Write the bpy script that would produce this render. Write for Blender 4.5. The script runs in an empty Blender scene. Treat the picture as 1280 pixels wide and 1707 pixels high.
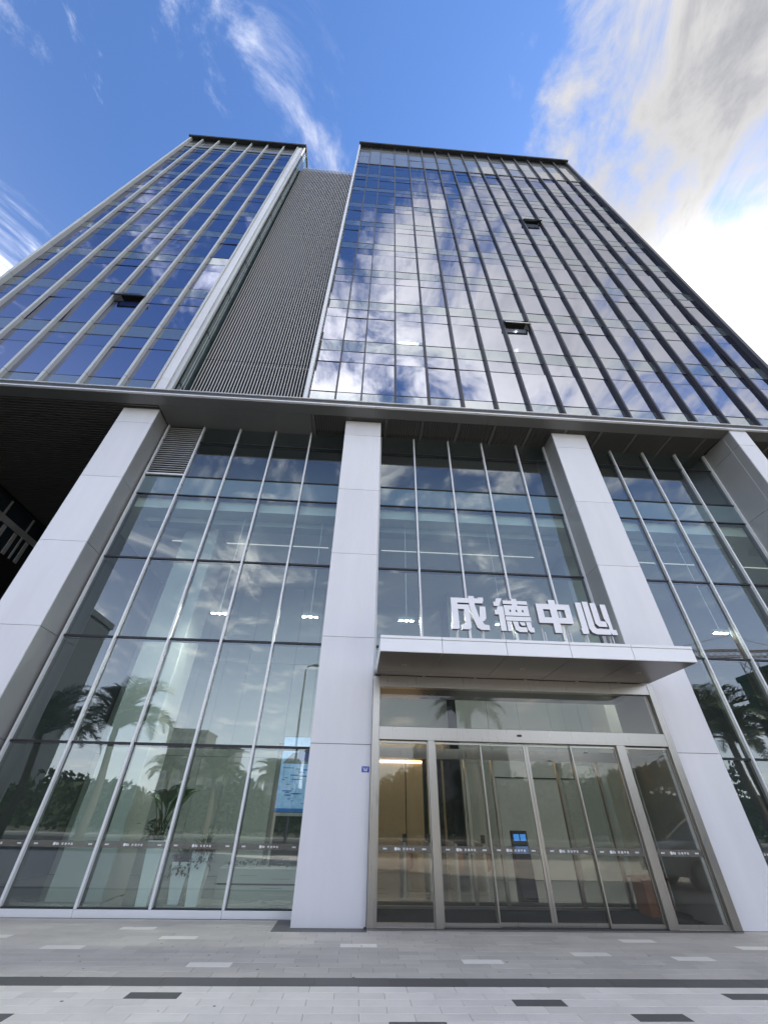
import bpy, bmesh, math, random
from mathutils import Vector, Matrix

# ------------------------------------------------------------------ scene, camera, sky, sun
S = bpy.context.scene
COL = S.collection
R = math.radians
random.seed(11)

cam_d = bpy.data.cameras.new("camera")
cam = bpy.data.objects.new("camera", cam_d)
COL.objects.link(cam)
S.camera = cam
cam_d.sensor_fit = 'HORIZONTAL'
cam_d.sensor_width = 36.0
cam_d.lens = 663.654 / 1280 * 36
cam_d.clip_start = 0.05
cam_d.clip_end = 3000


def cam_axes(pitch, roll, yaw):
    f = Vector((math.sin(yaw) * math.cos(pitch), math.cos(yaw) * math.cos(pitch), math.sin(pitch)))
    r = Vector((math.cos(yaw), -math.sin(yaw), 0))
    u = r.cross(f)
    r2 = r * math.cos(roll) + u * math.sin(roll)
    u2 = -r * math.sin(roll) + u * math.cos(roll)
    return f, r2, u2


cf, cr, cu = cam_axes(R(37.15431), R(1.11026), R(2.97278))
m = Matrix((cr, cu, -cf)).transposed().to_4x4()
m.translation = Vector((0, -9.9228, 1.61395))
cam.matrix_world = m

SUN_EL, SUN_AZ = R(46), R(62)          # azimuth from +Y towards +X: behind the building, to the right
CLOUD_SEED = (15.92, -15.33, 5.37)
W = bpy.data.worlds.new("World")
S.world = W
W.use_nodes = True
nt = W.node_tree
nt.nodes.clear()


def N(tree, typ, **kw):
    n = tree.nodes.new(typ)
    for k, v in kw.items():
        setattr(n, k, v)
    return n


def mathn(tree, op, a, b=None, c=None):
    n = N(tree, 'ShaderNodeMath', operation=op)
    for i, x in enumerate((a, b, c)):
        if x is None:
            continue
        if isinstance(x, (int, float)):
            n.inputs[i].default_value = x
        else:
            tree.links.new(x, n.inputs[i])
    return n.outputs[0]


def build_world():
    L = nt.links.new
    tc = N(nt, 'ShaderNodeTexCoord')
    sky = N(nt, 'ShaderNodeTexSky', sky_type='NISHITA', sun_disc=False, sun_elevation=SUN_EL,
            sun_rotation=SUN_AZ, altitude=20, air_density=1.0, dust_density=0.25, ozone_density=3.5)
    sep = N(nt, 'ShaderNodeSeparateXYZ')
    L(tc.outputs['Generated'], sep.inputs[0])
    zc = mathn(nt, 'ADD', mathn(nt, 'MAXIMUM', sep.outputs[2], 0.0), 0.10)
    px = mathn(nt, 'DIVIDE', sep.outputs[0], zc)
    py = mathn(nt, 'DIVIDE', sep.outputs[1], zc)
    p = N(nt, 'ShaderNodeCombineXYZ')
    L(px, p.inputs[0]); L(py, p.inputs[1])

    def noise(scale, detail, rough, dist, off, stretch=(1, 1, 1), rot=0):
        mp = N(nt, 'ShaderNodeMapping')
        mp.inputs['Location'].default_value = off
        mp.inputs['Scale'].default_value = stretch
        mp.inputs['Rotation'].default_value = (0, 0, rot)
        L(p.outputs[0], mp.inputs[0])
        t = N(nt, 'ShaderNodeTexNoise')
        t.inputs['Scale'].default_value = scale
        t.inputs['Detail'].default_value = detail
        t.inputs['Roughness'].default_value = rough
        t.inputs['Distortion'].default_value = dist
        L(mp.outputs[0], t.inputs['Vector'])
        return t.outputs['Fac']
    big = noise(2.0, 6, 0.58, 0.5, CLOUD_SEED)
    wisp = noise(2.3, 10, 0.66, 1.2, (4.572, 9.606, 7.69), (1.0, 0.65, 1), R(-35))
    fine = noise(4.6, 10, 0.66, 0.9, (-15.15, 3.15, 8.06), (1.0, 0.7, 1), R(25))
    # the cloud bank lies to the east (+x) and over the street to the south; the west is clearer
    south = mathn(nt, 'MINIMUM', py, 0.0)
    u = mathn(nt, 'SUBTRACT', px, mathn(nt, 'MULTIPLY', south, 1.6))
    u = mathn(nt, 'ADD', u, mathn(nt, 'MULTIPLY', mathn(nt, 'MINIMUM', mathn(nt, 'ADD', px, 0.10), 0.0), 1.1))
    bank = mathn(nt, 'MULTIPLY', N_tanh(mathn(nt, 'MULTIPLY', mathn(nt, 'ADD', u, -0.27), 3.0)), 0.115)
    low = mathn(nt, 'MINIMUM', mathn(nt, 'MAXIMUM', mathn(nt, 'SUBTRACT', mathn(nt, 'MULTIPLY', south, -1.0), 0.45), 0.0), 0.75)
    bank = mathn(nt, 'SUBTRACT', bank, mathn(nt, 'MULTIPLY', low, 0.26))
    north = mathn(nt, 'MINIMUM', mathn(nt, 'MULTIPLY', mathn(nt, 'MAXIMUM', py, 0.0), 6.0), 1.0)
    bank = mathn(nt, 'SUBTRACT', bank, mathn(nt, 'MULTIPLY', north, 0.045))
    dens = mathn(nt, 'ADD', mathn(nt, 'ADD', mathn(nt, 'MULTIPLY', big, 0.60), mathn(nt, 'MULTIPLY', fine, 0.54)), bank)
    mr = N(nt, 'ShaderNodeMapRange', interpolation_type='SMOOTHSTEP')
    mr.inputs['From Min'].default_value = 0.515
    mr.inputs['From Max'].default_value = 0.69
    L(dens, mr.inputs['Value'])
    # thick parts are greyer underneath
    thick = N(nt, 'ShaderNodeMapRange', interpolation_type='SMOOTHSTEP')
    thick.inputs['From Min'].default_value = 0.66
    thick.inputs['From Max'].default_value = 0.84
    L(dens, thick.inputs['Value'])
    ccol = N(nt, 'ShaderNodeMixRGB')
    ccol.inputs[1].default_value = (14.0, 13.6, 13.2, 1)
    ccol.inputs[2].default_value = (9.8, 9.9, 10.4, 1)
    L(thick.outputs[0], ccol.inputs[0])
    # cloud light depends on the angle to the sun: front-lit clouds opposite are brightest, back-lit ones
    # show their shaded undersides, and thin cloud right by the sun glares
    sd = Vector((math.sin(SUN_AZ) * math.cos(SUN_EL), math.cos(SUN_AZ) * math.cos(SUN_EL), math.sin(SUN_EL)))
    dot = N(nt, 'ShaderNodeVectorMath', operation='DOT_PRODUCT')
    nrm = N(nt, 'ShaderNodeVectorMath', operation='NORMALIZE')
    L(tc.outputs['Generated'], nrm.inputs[0])
    L(nrm.outputs[0], dot.inputs[0])
    dot.inputs[1].default_value = sd
    dpos = mathn(nt, 'MAXIMUM', dot.outputs['Value'], 0.0)
    ph = N(nt, 'ShaderNodeMapRange', interpolation_type='SMOOTHSTEP')
    ph.inputs['From Min'].default_value = 0.10
    ph.inputs['From Max'].default_value = 0.97
    ph.inputs['To Min'].default_value = 1.0
    ph.inputs['To Max'].default_value = 0.20
    L(dot.outputs['Value'], ph.inputs['Value'])
    gain = mathn(nt, 'ADD', ph.outputs[0], mathn(nt, 'MULTIPLY', mathn(nt, 'POWER', dpos, 130.0), 0.6))
    cg = N(nt, 'ShaderNodeVectorMath', operation='SCALE')
    # back-lit thick cloud is darker than its thin edges
    shade = mathn(nt, 'SUBTRACT', 1.0, mathn(nt, 'MULTIPLY', mathn(nt, 'MULTIPLY', thick.outputs[0], mathn(nt, 'SUBTRACT', 1.0, ph.outputs[0])), 0.28))
    gain = mathn(nt, 'MULTIPLY', gain, shade)
    L(ccol.outputs[0], cg.inputs[0]); L(gain, cg.inputs['Scale'])
    # haze of the aureole adds to the cloud cover close to the sun
    cover = mathn(nt, 'MINIMUM', mathn(nt, 'ADD', mr.outputs[0], mathn(nt, 'MULTIPLY', mathn(nt, 'POWER', dpos, 160.0), 0.9)), 1.0)
    wm = N(nt, 'ShaderNodeMapRange', interpolation_type='SMOOTHSTEP')
    wm.inputs['From Min'].default_value = 0.52
    wm.inputs['From Max'].default_value = 0.80
    wm.inputs['To Max'].default_value = 0.85
    L(wisp, wm.inputs['Value'])
    cover = mathn(nt, 'MAXIMUM', cover, wm.outputs[0])
    # pale haze low over the city
    lowhaze = mathn(nt, 'MULTIPLY', mathn(nt, 'POWER', mathn(nt, 'SUBTRACT', 1.0, mathn(nt, 'MAXIMUM', sep.outputs[2], 0.0)), 2.6), 0.72)
    cover = mathn(nt, 'ADD', mathn(nt, 'MULTIPLY', cover, mathn(nt, 'SUBTRACT', 1.0, lowhaze)), lowhaze)
    cover = mathn(nt, 'MULTIPLY', cover, 0.96)
    mix = N(nt, 'ShaderNodeMixRGB')
    tint = N(nt, 'ShaderNodeMixRGB', blend_type='MULTIPLY')
    tint.inputs[0].default_value = 1.0
    tint.inputs[2].default_value = (0.66, 0.82, 1.03, 1)     # the deep clear blue of the day
    L(sky.outputs[0], tint.inputs[1])
    L(cover, mix.inputs[0]); L(tint.outputs[0], mix.inputs[1]); L(cg.outputs[0], mix.inputs[2])
    bg = N(nt, 'ShaderNodeBackground')
    bg.inputs['Strength'].default_value = 0.095
    L(mix.outputs[0], bg.inputs[0])
    out = N(nt, 'ShaderNodeOutputWorld')
    L(bg.outputs[0], out.inputs[0])


def N_tanh(x):
    return mathn(nt, 'TANH', x)


build_world()

sun_d = bpy.data.lights.new("sun", 'SUN')
sun_d.energy = 3.2
sun_d.angle = R(0.53)
sun_d.color = (1.0, 0.95, 0.87)
sun = bpy.data.objects.new("sun", sun_d)
COL.objects.link(sun)
sdir = Vector((math.sin(SUN_AZ) * math.cos(SUN_EL), math.cos(SUN_AZ) * math.cos(SUN_EL), math.sin(SUN_EL)))
sun.rotation_euler = sdir.to_track_quat('Z', 'Y').to_euler()
sun.location = (30, 20, 80)

S.view_settings.view_transform = 'Standard'
S.view_settings.look = 'None'
S.view_settings.gamma = 1.0
S.view_settings.use_curve_mapping = False
S.view_settings.exposure = 1.5
S.render.engine = 'CYCLES'
S.cycles.use_denoising = True
S.cycles.max_bounces = 10
S.cycles.glossy_bounces = 5
S.cycles.diffuse_bounces = 4
S.cycles.transparent_max_bounces = 16
S.cycles.sample_clamp_indirect = 6.0
S.cycles.caustics_reflective = False
S.cycles.caustics_refractive = False

# ------------------------------------------------------------------ materials
MATS = {}


def new_mat(name):
    mt = bpy.data.materials.new(name)
    mt.use_nodes = True
    mt.node_tree.nodes.clear()
    MATS[name] = mt
    return mt, mt.node_tree


def basic(name, col, rough=0.5, metal=0.0, var=0.08, scale=3.0, bump=0.0, bscale=60.0, objvar=0.0, spec=0.5,
          speckle=0.0, stretch=(1, 1, 1), rvar=0.1):
    mt, t = new_mat(name)
    L = t.links.new
    b = N(t, 'ShaderNodeBsdfPrincipled')
    o = N(t, 'ShaderNodeOutputMaterial')
    L(b.outputs[0], o.inputs[0])
    tc = N(t, 'ShaderNodeTexCoord')
    mp = N(t, 'ShaderNodeMapping')
    mp.inputs['Scale'].default_value = stretch
    geo = N(t, 'ShaderNodeNewGeometry')
    L(geo.outputs['Position'], mp.inputs[0])
    n1 = N(t, 'ShaderNodeTexNoise')
    n1.inputs['Scale'].default_value = scale
    n1.inputs['Detail'].default_value = 6
    n1.inputs['Roughness'].default_value = 0.6
    L(mp.outputs[0], n1.inputs['Vector'])
    val = mathn(t, 'ADD', mathn(t, 'MULTIPLY', mathn(t, 'SUBTRACT', n1.outputs['Fac'], 0.5), 2 * var), 1.0)
    if objvar:
        oi = N(t, 'ShaderNodeObjectInfo')
        val = mathn(t, 'MULTIPLY', val, mathn(t, 'ADD', mathn(t, 'MULTIPLY', mathn(t, 'SUBTRACT', oi.outputs['Random'], 0.5), 2 * objvar), 1.0))
    if speckle:
        n2 = N(t, 'ShaderNodeTexNoise')
        n2.inputs['Scale'].default_value = bscale
        n2.inputs['Detail'].default_value = 2
        L(geo.outputs['Position'], n2.inputs['Vector'])
        val = mathn(t, 'MULTIPLY', val, mathn(t, 'ADD', mathn(t, 'MULTIPLY', mathn(t, 'SUBTRACT', n2.outputs['Fac'], 0.5), 2 * speckle), 1.0))
    vm = N(t, 'ShaderNodeVectorMath', operation='SCALE')
    vm.inputs[0].default_value = col
    L(val, vm.inputs['Scale'])
    L(vm.outputs[0], b.inputs['Base Color'])
    b.inputs['Metallic'].default_value = metal
    L(mathn(t, 'ADD', mathn(t, 'MULTIPLY', mathn(t, 'SUBTRACT', n1.outputs['Fac'], 0.5), 2 * rvar), rough), b.inputs['Roughness'])
    b.inputs['Specular IOR Level'].default_value = spec
    if bump:
        nb = N(t, 'ShaderNodeTexNoise')
        nb.inputs['Scale'].default_value = bscale
        nb.inputs['Detail'].default_value = 4
        L(mp.outputs[0], nb.inputs['Vector'])
        bp = N(t, 'ShaderNodeBump')
        bp.inputs['Strength'].default_value = bump
        bp.inputs['Distance'].default_value = 0.01
        L(nb.outputs['Fac'], bp.inputs['Height'])
        L(bp.outputs[0], b.inputs['Normal'])
    return mt


def glass(name, trans, gloss, ior, wav=0.004, wscale=1.2, body=None, dirt=0.0):
    """one optical surface per pane: Fresnel mirror over a tinted view through (or over an opaque body colour)"""
    mt, t = new_mat(name)
    L = t.links.new
    o = N(t, 'ShaderNodeOutputMaterial')
    geo = N(t, 'ShaderNodeNewGeometry')
    nz = N(t, 'ShaderNodeTexNoise')
    nz.inputs['Scale'].default_value = wscale
    nz.inputs['Detail'].default_value = 1
    L(geo.outputs['Position'], nz.inputs['Vector'])
    bp = N(t, 'ShaderNodeBump')
    bp.inputs['Strength'].default_value = 1.0
    bp.inputs['Distance'].default_value = wav
    L(nz.outputs['Fac'], bp.inputs['Height'])
    fr = N(t, 'ShaderNodeFresnel')
    fr.inputs['IOR'].default_value = ior
    gl = N(t, 'ShaderNodeBsdfGlossy')
    gl.inputs['Color'].default_value = (*gloss, 1)
    gl.inputs['Roughness'].default_value = 0.012
    L(bp.outputs[0], gl.inputs['Normal'])
    if body is None:
        tr = N(t, 'ShaderNodeBsdfTransparent')
        tr.inputs[0].default_value = (*trans, 1)
        base = tr.outputs[0]
        if dirt:
            df = N(t, 'ShaderNodeBsdfDiffuse')
            df.inputs[0].default_value = (0.5, 0.52, 0.5, 1)
            md = N(t, 'ShaderNodeMixShader')
            md.inputs[0].default_value = dirt
            L(tr.outputs[0], md.inputs[1]); L(df.outputs[0], md.inputs[2])
            base = md.outputs[0]
        clear = N(t, 'ShaderNodeBsdfTransparent')
    else:
        df = N(t, 'ShaderNodeBsdfDiffuse')
        df.inputs[0].default_value = (*body, 1)
        base = df.outputs[0]
        clear = df
    mx = N(t, 'ShaderNodeMixShader')
    L(fr.outputs[0], mx.inputs[0]); L(base, mx.inputs[1]); L(gl.outputs[0], mx.inputs[2])
    m2 = N(t, 'ShaderNodeMixShader')
    L(geo.outputs['Backfacing'], m2.inputs[0]); L(mx.outputs[0], m2.inputs[1]); L(clear.outputs[0], m2.inputs[2])
    L(m2.outputs[0], o.inputs[0])
    return mt


def emit(name, col, st):
    mt, t = new_mat(name)
    e = N(t, 'ShaderNodeEmission')
    e.inputs[0].default_value = (*col, 1)
    e.inputs[1].default_value = st
    o = N(t, 'ShaderNodeOutputMaterial')
    t.links.new(e.outputs[0], o.inputs[0])
    return mt


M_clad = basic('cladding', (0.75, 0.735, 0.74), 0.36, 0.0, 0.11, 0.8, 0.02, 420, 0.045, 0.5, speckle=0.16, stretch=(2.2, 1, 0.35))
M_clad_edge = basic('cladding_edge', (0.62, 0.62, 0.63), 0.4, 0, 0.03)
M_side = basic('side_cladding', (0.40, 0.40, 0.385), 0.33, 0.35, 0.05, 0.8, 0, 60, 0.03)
M_alu = basic('white_aluminium', (0.78, 0.78, 0.78), 0.34, 0.1, 0.05, 2.0)
M_alu2 = basic('silver_aluminium', (0.60, 0.60, 0.59), 0.32, 0.4, 0.05, 2.0)
M_gask = basic('dark_gasket', (0.018, 0.018, 0.02), 0.45)
M_black = basic('black_backing', (0.012, 0.012, 0.013), 0.8)
M_soffit = basic('soffit_metal', (0.14, 0.14, 0.135), 0.38, 0.2, 0.06, 0.7)
M_slat = basic('dark_slat', (0.10, 0.097, 0.09), 0.45, 0.1)
M_ledge = basic('ledge_grey', (0.08, 0.08, 0.08), 0.4, 0.3)
M_louv = basic('louvre_metal', (0.56, 0.55, 0.53), 0.36, 0.25, 0.08, 1.5)
M_slatface = basic('slat_face', (0.52, 0.50, 0.475), 0.4, 0.15, 0.08, 1.5)
M_slatshade = basic('slat_side_shade', (0.05, 0.046, 0.042), 0.45, 0.1)  # shade of the gaps painted into the slats' side faces
M_finL = basic('champagne_fin', (0.60, 0.60, 0.57), 0.38, 0.2, 0.06, 1.2, 0, 60, 0.03)
M_finR = basic('bronze_fin', (0.05, 0.047, 0.052), 0.42, 0.1, 0.08, 1.2)
M_cap = basic('roof_cap_metal', (0.035, 0.037, 0.04), 0.4, 0.2)
M_steel = basic('brushed_steel', (0.40, 0.38, 0.345), 0.30, 1.0, 0.10, 2.5, 0.03, 25, stretch=(18, 18, 0.6), rvar=0.08)
M_tow = glass('tower_glass', (0.30, 0.34, 0.38), (0.84, 0.87, 1.0), 5.2, 0.006, 0.7)
M_towL = glass('blue_tower_glass', (0.22, 0.26, 0.40), (0.74, 0.79, 1.0), 6.0, 0.006, 0.7)
M_span = glass('spandrel_glass', None, (0.84, 0.90, 0.97), 4.0, 0.003, 0.9, (0.085, 0.10, 0.10))
M_par = glass('parapet_glass', None, (0.95, 0.94, 0.93), 2.2, 0.003, 0.9, (0.26, 0.26, 0.25))
M_pod = glass('podium_glass', (0.80, 0.91, 0.85), (0.88, 0.96, 1.0), 2.3, 0.0012, 0.8, None, 0.015)
M_podspan = glass('podium_spandrel', None, (0.9, 0.95, 0.96), 2.4, 0.001, 0.8, (0.10, 0.15, 0.155))
M_door = glass('door_glass', (0.74, 0.75, 0.70), (0.96, 0.95, 0.92), 1.62, 0.001, 0.8, None, 0.015)
M_strip = basic('frosted_strip', (0.20, 0.18, 0.15), 0.5)
st_ = M_strip.node_tree
so_ = [n_ for n_ in st_.nodes if n_.type == 'OUTPUT_MATERIAL'][0]
sb_ = [n_ for n_ in st_.nodes if n_.type == 'BSDF_PRINCIPLED'][0]
sx_ = N(st_, 'ShaderNodeMixShader')
sx_.inputs[0].default_value = 0.48
sv_ = N(st_, 'ShaderNodeBsdfTransparent')
st_.links.new(sv_.outputs[0], sx_.inputs[1]); st_.links.new(sb_.outputs[0], sx_.inputs[2]); st_.links.new(sx_.outputs[0], so_.inputs[0])
M_print = basic('white_print', (0.8, 0.8, 0.78), 0.5)
M_letter = basic('letter_face', (0.80, 0.79, 0.81), 0.4, 0, 0.03)
M_letside = basic('letter_return', (0.16, 0.16, 0.17), 0.4)
M_plate = basic('plate_blue', (0.015, 0.05, 0.42), 0.35)
M_cansoff = basic('canopy_soffit', (0.12, 0.105, 0.10), 0.30, 0.4, 0.06, 0.8)
M_lamp = emit('lobby_lamp', (1.0, 0.97, 0.9), 0.22)
M_spot = emit('downlight_lamp', (1.0, 0.96, 0.89), 420.0)
M_cove = emit('cove_lamp', (1.0, 0.70, 0.40), 6.5)
M_towlamp = emit('office_lamp', (1.0, 0.97, 0.88), 5.0)
M_white = basic('white_wall', (0.40, 0.425, 0.395), 0.6, 0, 0.04, 0.6, 0, 60, 0.03)
M_ceil = basic('white_ceiling', (0.55, 0.57, 0.55), 0.7)
M_floor = basic('lobby_floor', (0.30, 0.30, 0.29), 0.14, 0, 0.12, 0.8)
M_mat = basic('entrance_mat', (0.06, 0.06, 0.063), 0.9, 0, 0.15, 20, 0.2, 200)
M_gold = basic('gold_panel', (0.60, 0.42, 0.24), 0.32, 0.5, 0.08, 1.0)
M_wood = basic('brown_wood', (0.28, 0.10, 0.035), 0.4, 0, 0.2, 4, 0, 60, 0, stretch=(1, 1, 8))
M_blackp = basic('black_plastic', (0.02, 0.02, 0.022), 0.35)
M_scr = emit('blue_screen', (0.05, 0.22, 0.60), 0.55)
M_pot = basic('white_pot', (0.88, 0.90, 0.88), 0.3, 0, 0.03)
M_leaf = basic('dark_leaf', (0.030, 0.065, 0.020), 0.4, 0, 0.4, 6)
M_leaf2 = basic('grass_leaf', (0.045, 0.085, 0.025), 0.45, 0, 0.4, 6)
M_flower = basic('red_leaf', (0.14, 0.03, 0.03), 0.5, 0, 0.3, 8)
M_soil = basic('soil', (0.05, 0.035, 0.02), 0.9, 0, 0.3, 30)
M_tile = basic('grey_paver', (0.60, 0.55, 0.475), 0.75, 0, 0.20, 1.1, 0.25, 260, 0.07, 0.3, speckle=0.25)
M_tilel = basic('light_paver', (0.87, 0.80, 0.70), 0.72, 0, 0.18, 1.3, 0.25, 260, 0.07, 0.3, speckle=0.18)
M_tiled = basic('dark_paver', (0.15, 0.14, 0.13), 0.6, 0, 0.15, 2.5, 0.25, 260, 0.10, 0.4, speckle=0.3)
M_tilew = basic('white_paver', (0.90, 0.84, 0.73), 0.7, 0, 0.10, 2.5, 0.2, 260, 0.05, 0.3, speckle=0.15)
M_bed = basic('joint_bed', (0.17, 0.165, 0.15), 0.9, 0, 0.25, 6)
M_road = basic('asphalt', (0.05, 0.05, 0.052), 0.85, 0, 0.2, 2, 0.3, 120, speckle=0.3)
M_kerb = basic('kerb_stone', (0.36, 0.35, 0.33), 0.8, 0, 0.15, 3)
M_earth = basic('earth', (0.09, 0.10, 0.06), 0.95, 0, 0.3, 0.4)
M_paint = basic('road_paint', (0.70, 0.70, 0.68), 0.7, 0, 0.1, 4)
M_trunk = basic('palm_bark', (0.16, 0.125, 0.09), 0.9, 0, 0.3, 6, 0.5, 30, stretch=(1, 1, 5))
M_frond = basic('palm_leaf', (0.075, 0.11, 0.04), 0.45, 0, 0.35, 2, 0, 60, 0.2)
M_crown = basic('tree_leaf', (0.08, 0.12, 0.055), 0.5, 0, 0.4, 1.5, 0, 60, 0.2)
M_bld = basic('far_concrete', (0.30, 0.29, 0.27), 0.8, 0, 0.1, 0.1)
M_bld2 = basic('far_dark', (0.10, 0.11, 0.12), 0.6, 0, 0.1, 0.1)
M_net = basic('green_net', (0.03, 0.10, 0.07), 0.8, 0, 0.2, 0.3)
M_win = glass('far_window', None, (0.9, 0.95, 1), 1.7, 0.001, 0.5, (0.03, 0.04, 0.05))
M_yel = basic('crane_steel', (0.35, 0.20, 0.10), 0.6)
M_carp = basic('white_car_paint', (0.75, 0.75, 0.74), 0.18, 0, 0.02)
M_cargl = glass('car_glass', None, (1, 1, 1), 1.6, 0.0005, 0.5, (0.015, 0.018, 0.02))
M_tyre = basic('tyre', (0.02, 0.02, 0.02), 0.8)
M_rim = basic('rim', (0.5, 0.5, 0.5), 0.3, 0.9)
M_lampmetal = basic('lamp_grey', (0.12, 0.12, 0.125), 0.4, 0.5)


# ------------------------------------------------------------------ builders
class MB:
    def __init__(self):
        self.v, self.f, self.mi = [], [], []

    def quad(self, pts, mi=0):
        n = len(self.v)
        self.v += [tuple(p) for p in pts]
        self.f.append(tuple(range(n, n + len(pts))))
        self.mi.append(mi)

    def box(self, x0, x1, y0, y1, z0, z1, mi=0):
        n = len(self.v)
        self.v += [(x0, y0, z0), (x1, y0, z0), (x1, y1, z0), (x0, y1, z0), (x0, y0, z1), (x1, y0, z1), (x1, y1, z1), (x0, y1, z1)]
        for q in ((0, 3, 2, 1), (4, 5, 6, 7), (0, 1, 5, 4), (1, 2, 6, 5), (2, 3, 7, 6), (3, 0, 4, 7)):
            self.f.append(tuple(n + i for i in q))
            self.mi.append(mi)
        return self

    def hexa(self, p8, mi=0):
        n = len(self.v)
        self.v += [tuple(p) for p in p8]
        for q in ((0, 3, 2, 1), (4, 5, 6, 7), (0, 1, 5, 4), (1, 2, 6, 5), (2, 3, 7, 6), (3, 0, 4, 7)):
            self.f.append(tuple(n + i for i in q))
            self.mi.append(mi)
        return self

    def tube(self, path, r, n=8, mi=0, cap=True):
        path = [Vector(p) for p in path]
        rr = r if isinstance(r, (list, tuple)) else [r] * len(path)
        rings = []
        for i, p in enumerate(path):
            d = (path[min(i + 1, len(path) - 1)] - path[max(i - 1, 0)]).normalized()
            a = Vector((0, 0, 1)) if abs(d.z) < 0.9 else Vector((1, 0, 0))
            u = d.cross(a).normalized()
            w = d.cross(u)
            b = len(self.v)
            for k in range(n):
                an = 2 * math.pi * k / n
                self.v.append(tuple(p + (u * math.cos(an) + w * math.sin(an)) * rr[i]))
            rings.append(b)
        for a, b in zip(rings, rings[1:]):
            for k in range(n):
                self.f.append((a + k, b + k, b + (k + 1) % n, a + (k + 1) % n)); self.mi.append(mi)
        if cap:
            self.f.append(tuple(rings[0] + k for k in range(n))); self.mi.append(mi)
            self.f.append(tuple(rings[-1] + n - 1 - k for k in range(n))); self.mi.append(mi)
        return self

    def mesh(self, name, mats, bevel=0.0, smooth=False):
        me = bpy.data.meshes.new(name)
        me.from_pydata(self.v, [], self.f)
        if not isinstance(mats, (list, tuple)):
            mats = [mats]
        for mt in mats:
            me.materials.append(mt)
        me.polygons.foreach_set('material_index', self.mi)
        bm = bmesh.new()
        bm.from_mesh(me)
        bmesh.ops.recalc_face_normals(bm, faces=bm.faces)
        if bevel:
            bmesh.ops.bevel(bm, geom=[e for e in bm.edges if e.calc_face_angle(0) > 0.5], offset=bevel, segments=1, affect='EDGES', clamp_overlap=True)
        if smooth:
            for f in bm.faces:
                f.smooth = True
        bm.to_mesh(me)
        bm.free()
        me.update()
        return me

    def build(self, name, mats, parent=None, loc=(0, 0, 0), bevel=0.0, smooth=False):
        return link(name, self.mesh(name, mats, bevel, smooth), parent, loc)


def link(name, me, parent=None, loc=(0, 0, 0), rot=(0, 0, 0), scale=(1, 1, 1)):
    o = bpy.data.objects.new(name, me)
    COL.objects.link(o)
    o.parent = parent
    o.location = loc
    o.rotation_euler = rot
    o.scale = scale
    return o


def empty(name, loc=(0, 0, 0), rz=0.0, parent=None):
    o = bpy.data.objects.new(name, None)
    o.empty_display_size = 0.2
    COL.objects.link(o)
    o.location = loc
    o.rotation_euler = (0, 0, rz)
    o.parent = parent
    return o


def tag(o, label=None, cat=None, group=None, kind=None):
    if label: o['label'] = label
    if cat: o['category'] = cat
    if group: o['group'] = group
    if kind: o['kind'] = kind
    return o


def copy_tree(o, parent=None):
    c = o.copy()
    COL.objects.link(c)
    if parent is not None:
        c.parent = parent
    for ch in list(o.children):
        copy_tree(ch, c)
    return c


CACHE = {}


def pane(name, x0, x1, z0, z1, y, mt, parent, t=0.024, tilt=0.0022):
    """one glass pane: a thin box on its own centre, shared mesh, a hair out of true like real glazing"""
    w, h = round(x1 - x0, 3), round(z1 - z0, 3)
    key = ('p', w, h, mt.name, t)
    if key not in CACHE:
        CACHE[key] = MB().box(-w / 2, w / 2, -t / 2, t / 2, -h / 2, h / 2).mesh(name, mt)
    return link(name, CACHE[key], parent, ((x0 + x1) / 2, y, (z0 + z1) / 2),
                (random.gauss(0, tilt), 0, random.gauss(0, tilt)))


def shared_box(name, w, d, h, mt, parent, loc, bevel=0.0, rot=(0, 0, 0)):
    key = ('b', round(w, 3), round(d, 3), round(h, 3), mt.name, bevel)
    if key not in CACHE:
        CACHE[key] = MB().box(-w / 2, w / 2, -d / 2, d / 2, -h / 2, h / 2).mesh(name, mt, bevel)
    return link(name, CACHE[key], parent, loc, rot)


# ------------------------------------------------------------------ ground
gm = MB()
gm.box(-900, 900, -900, 900, -1.2, -0.16)
g = gm.build('ground', M_earth)
tag(g, kind='structure')
PAVE_ROT = R(-0.3)
pv = MB().box(-45, 45, -14.0, 0.66, -0.15, -0.006).build('forecourt', M_bed)
tag(pv, kind='structure')
pv.rotation_euler = (0, 0, PAVE_ROT)
MB().box(-60, 60, -30, -14.35, -0.158, -0.14).build('road', M_road)['kind'] = 'structure'
kb = MB()
for k in range(-40, 40):
    kb.box(k * 1.0 + 0.004, k * 1.0 + 0.996, -14.34, -14.14, -0.15, 0.0)
kb.build('kerb', M_kerb, None)['kind'] = 'structure'
mk = MB()
for k in range(-10, 10):
    mk.box(k * 6.0, k * 6.0 + 3, -22.3, -22.15, -0.136, -0.134)
mk.build('road_marking', M_paint)['kind'] = 'structure'
MB().box(-60, 60, -33, -30.2, -0.15, 0.0).build('far_pavement', M_kerb)['kind'] = 'structure'


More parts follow.
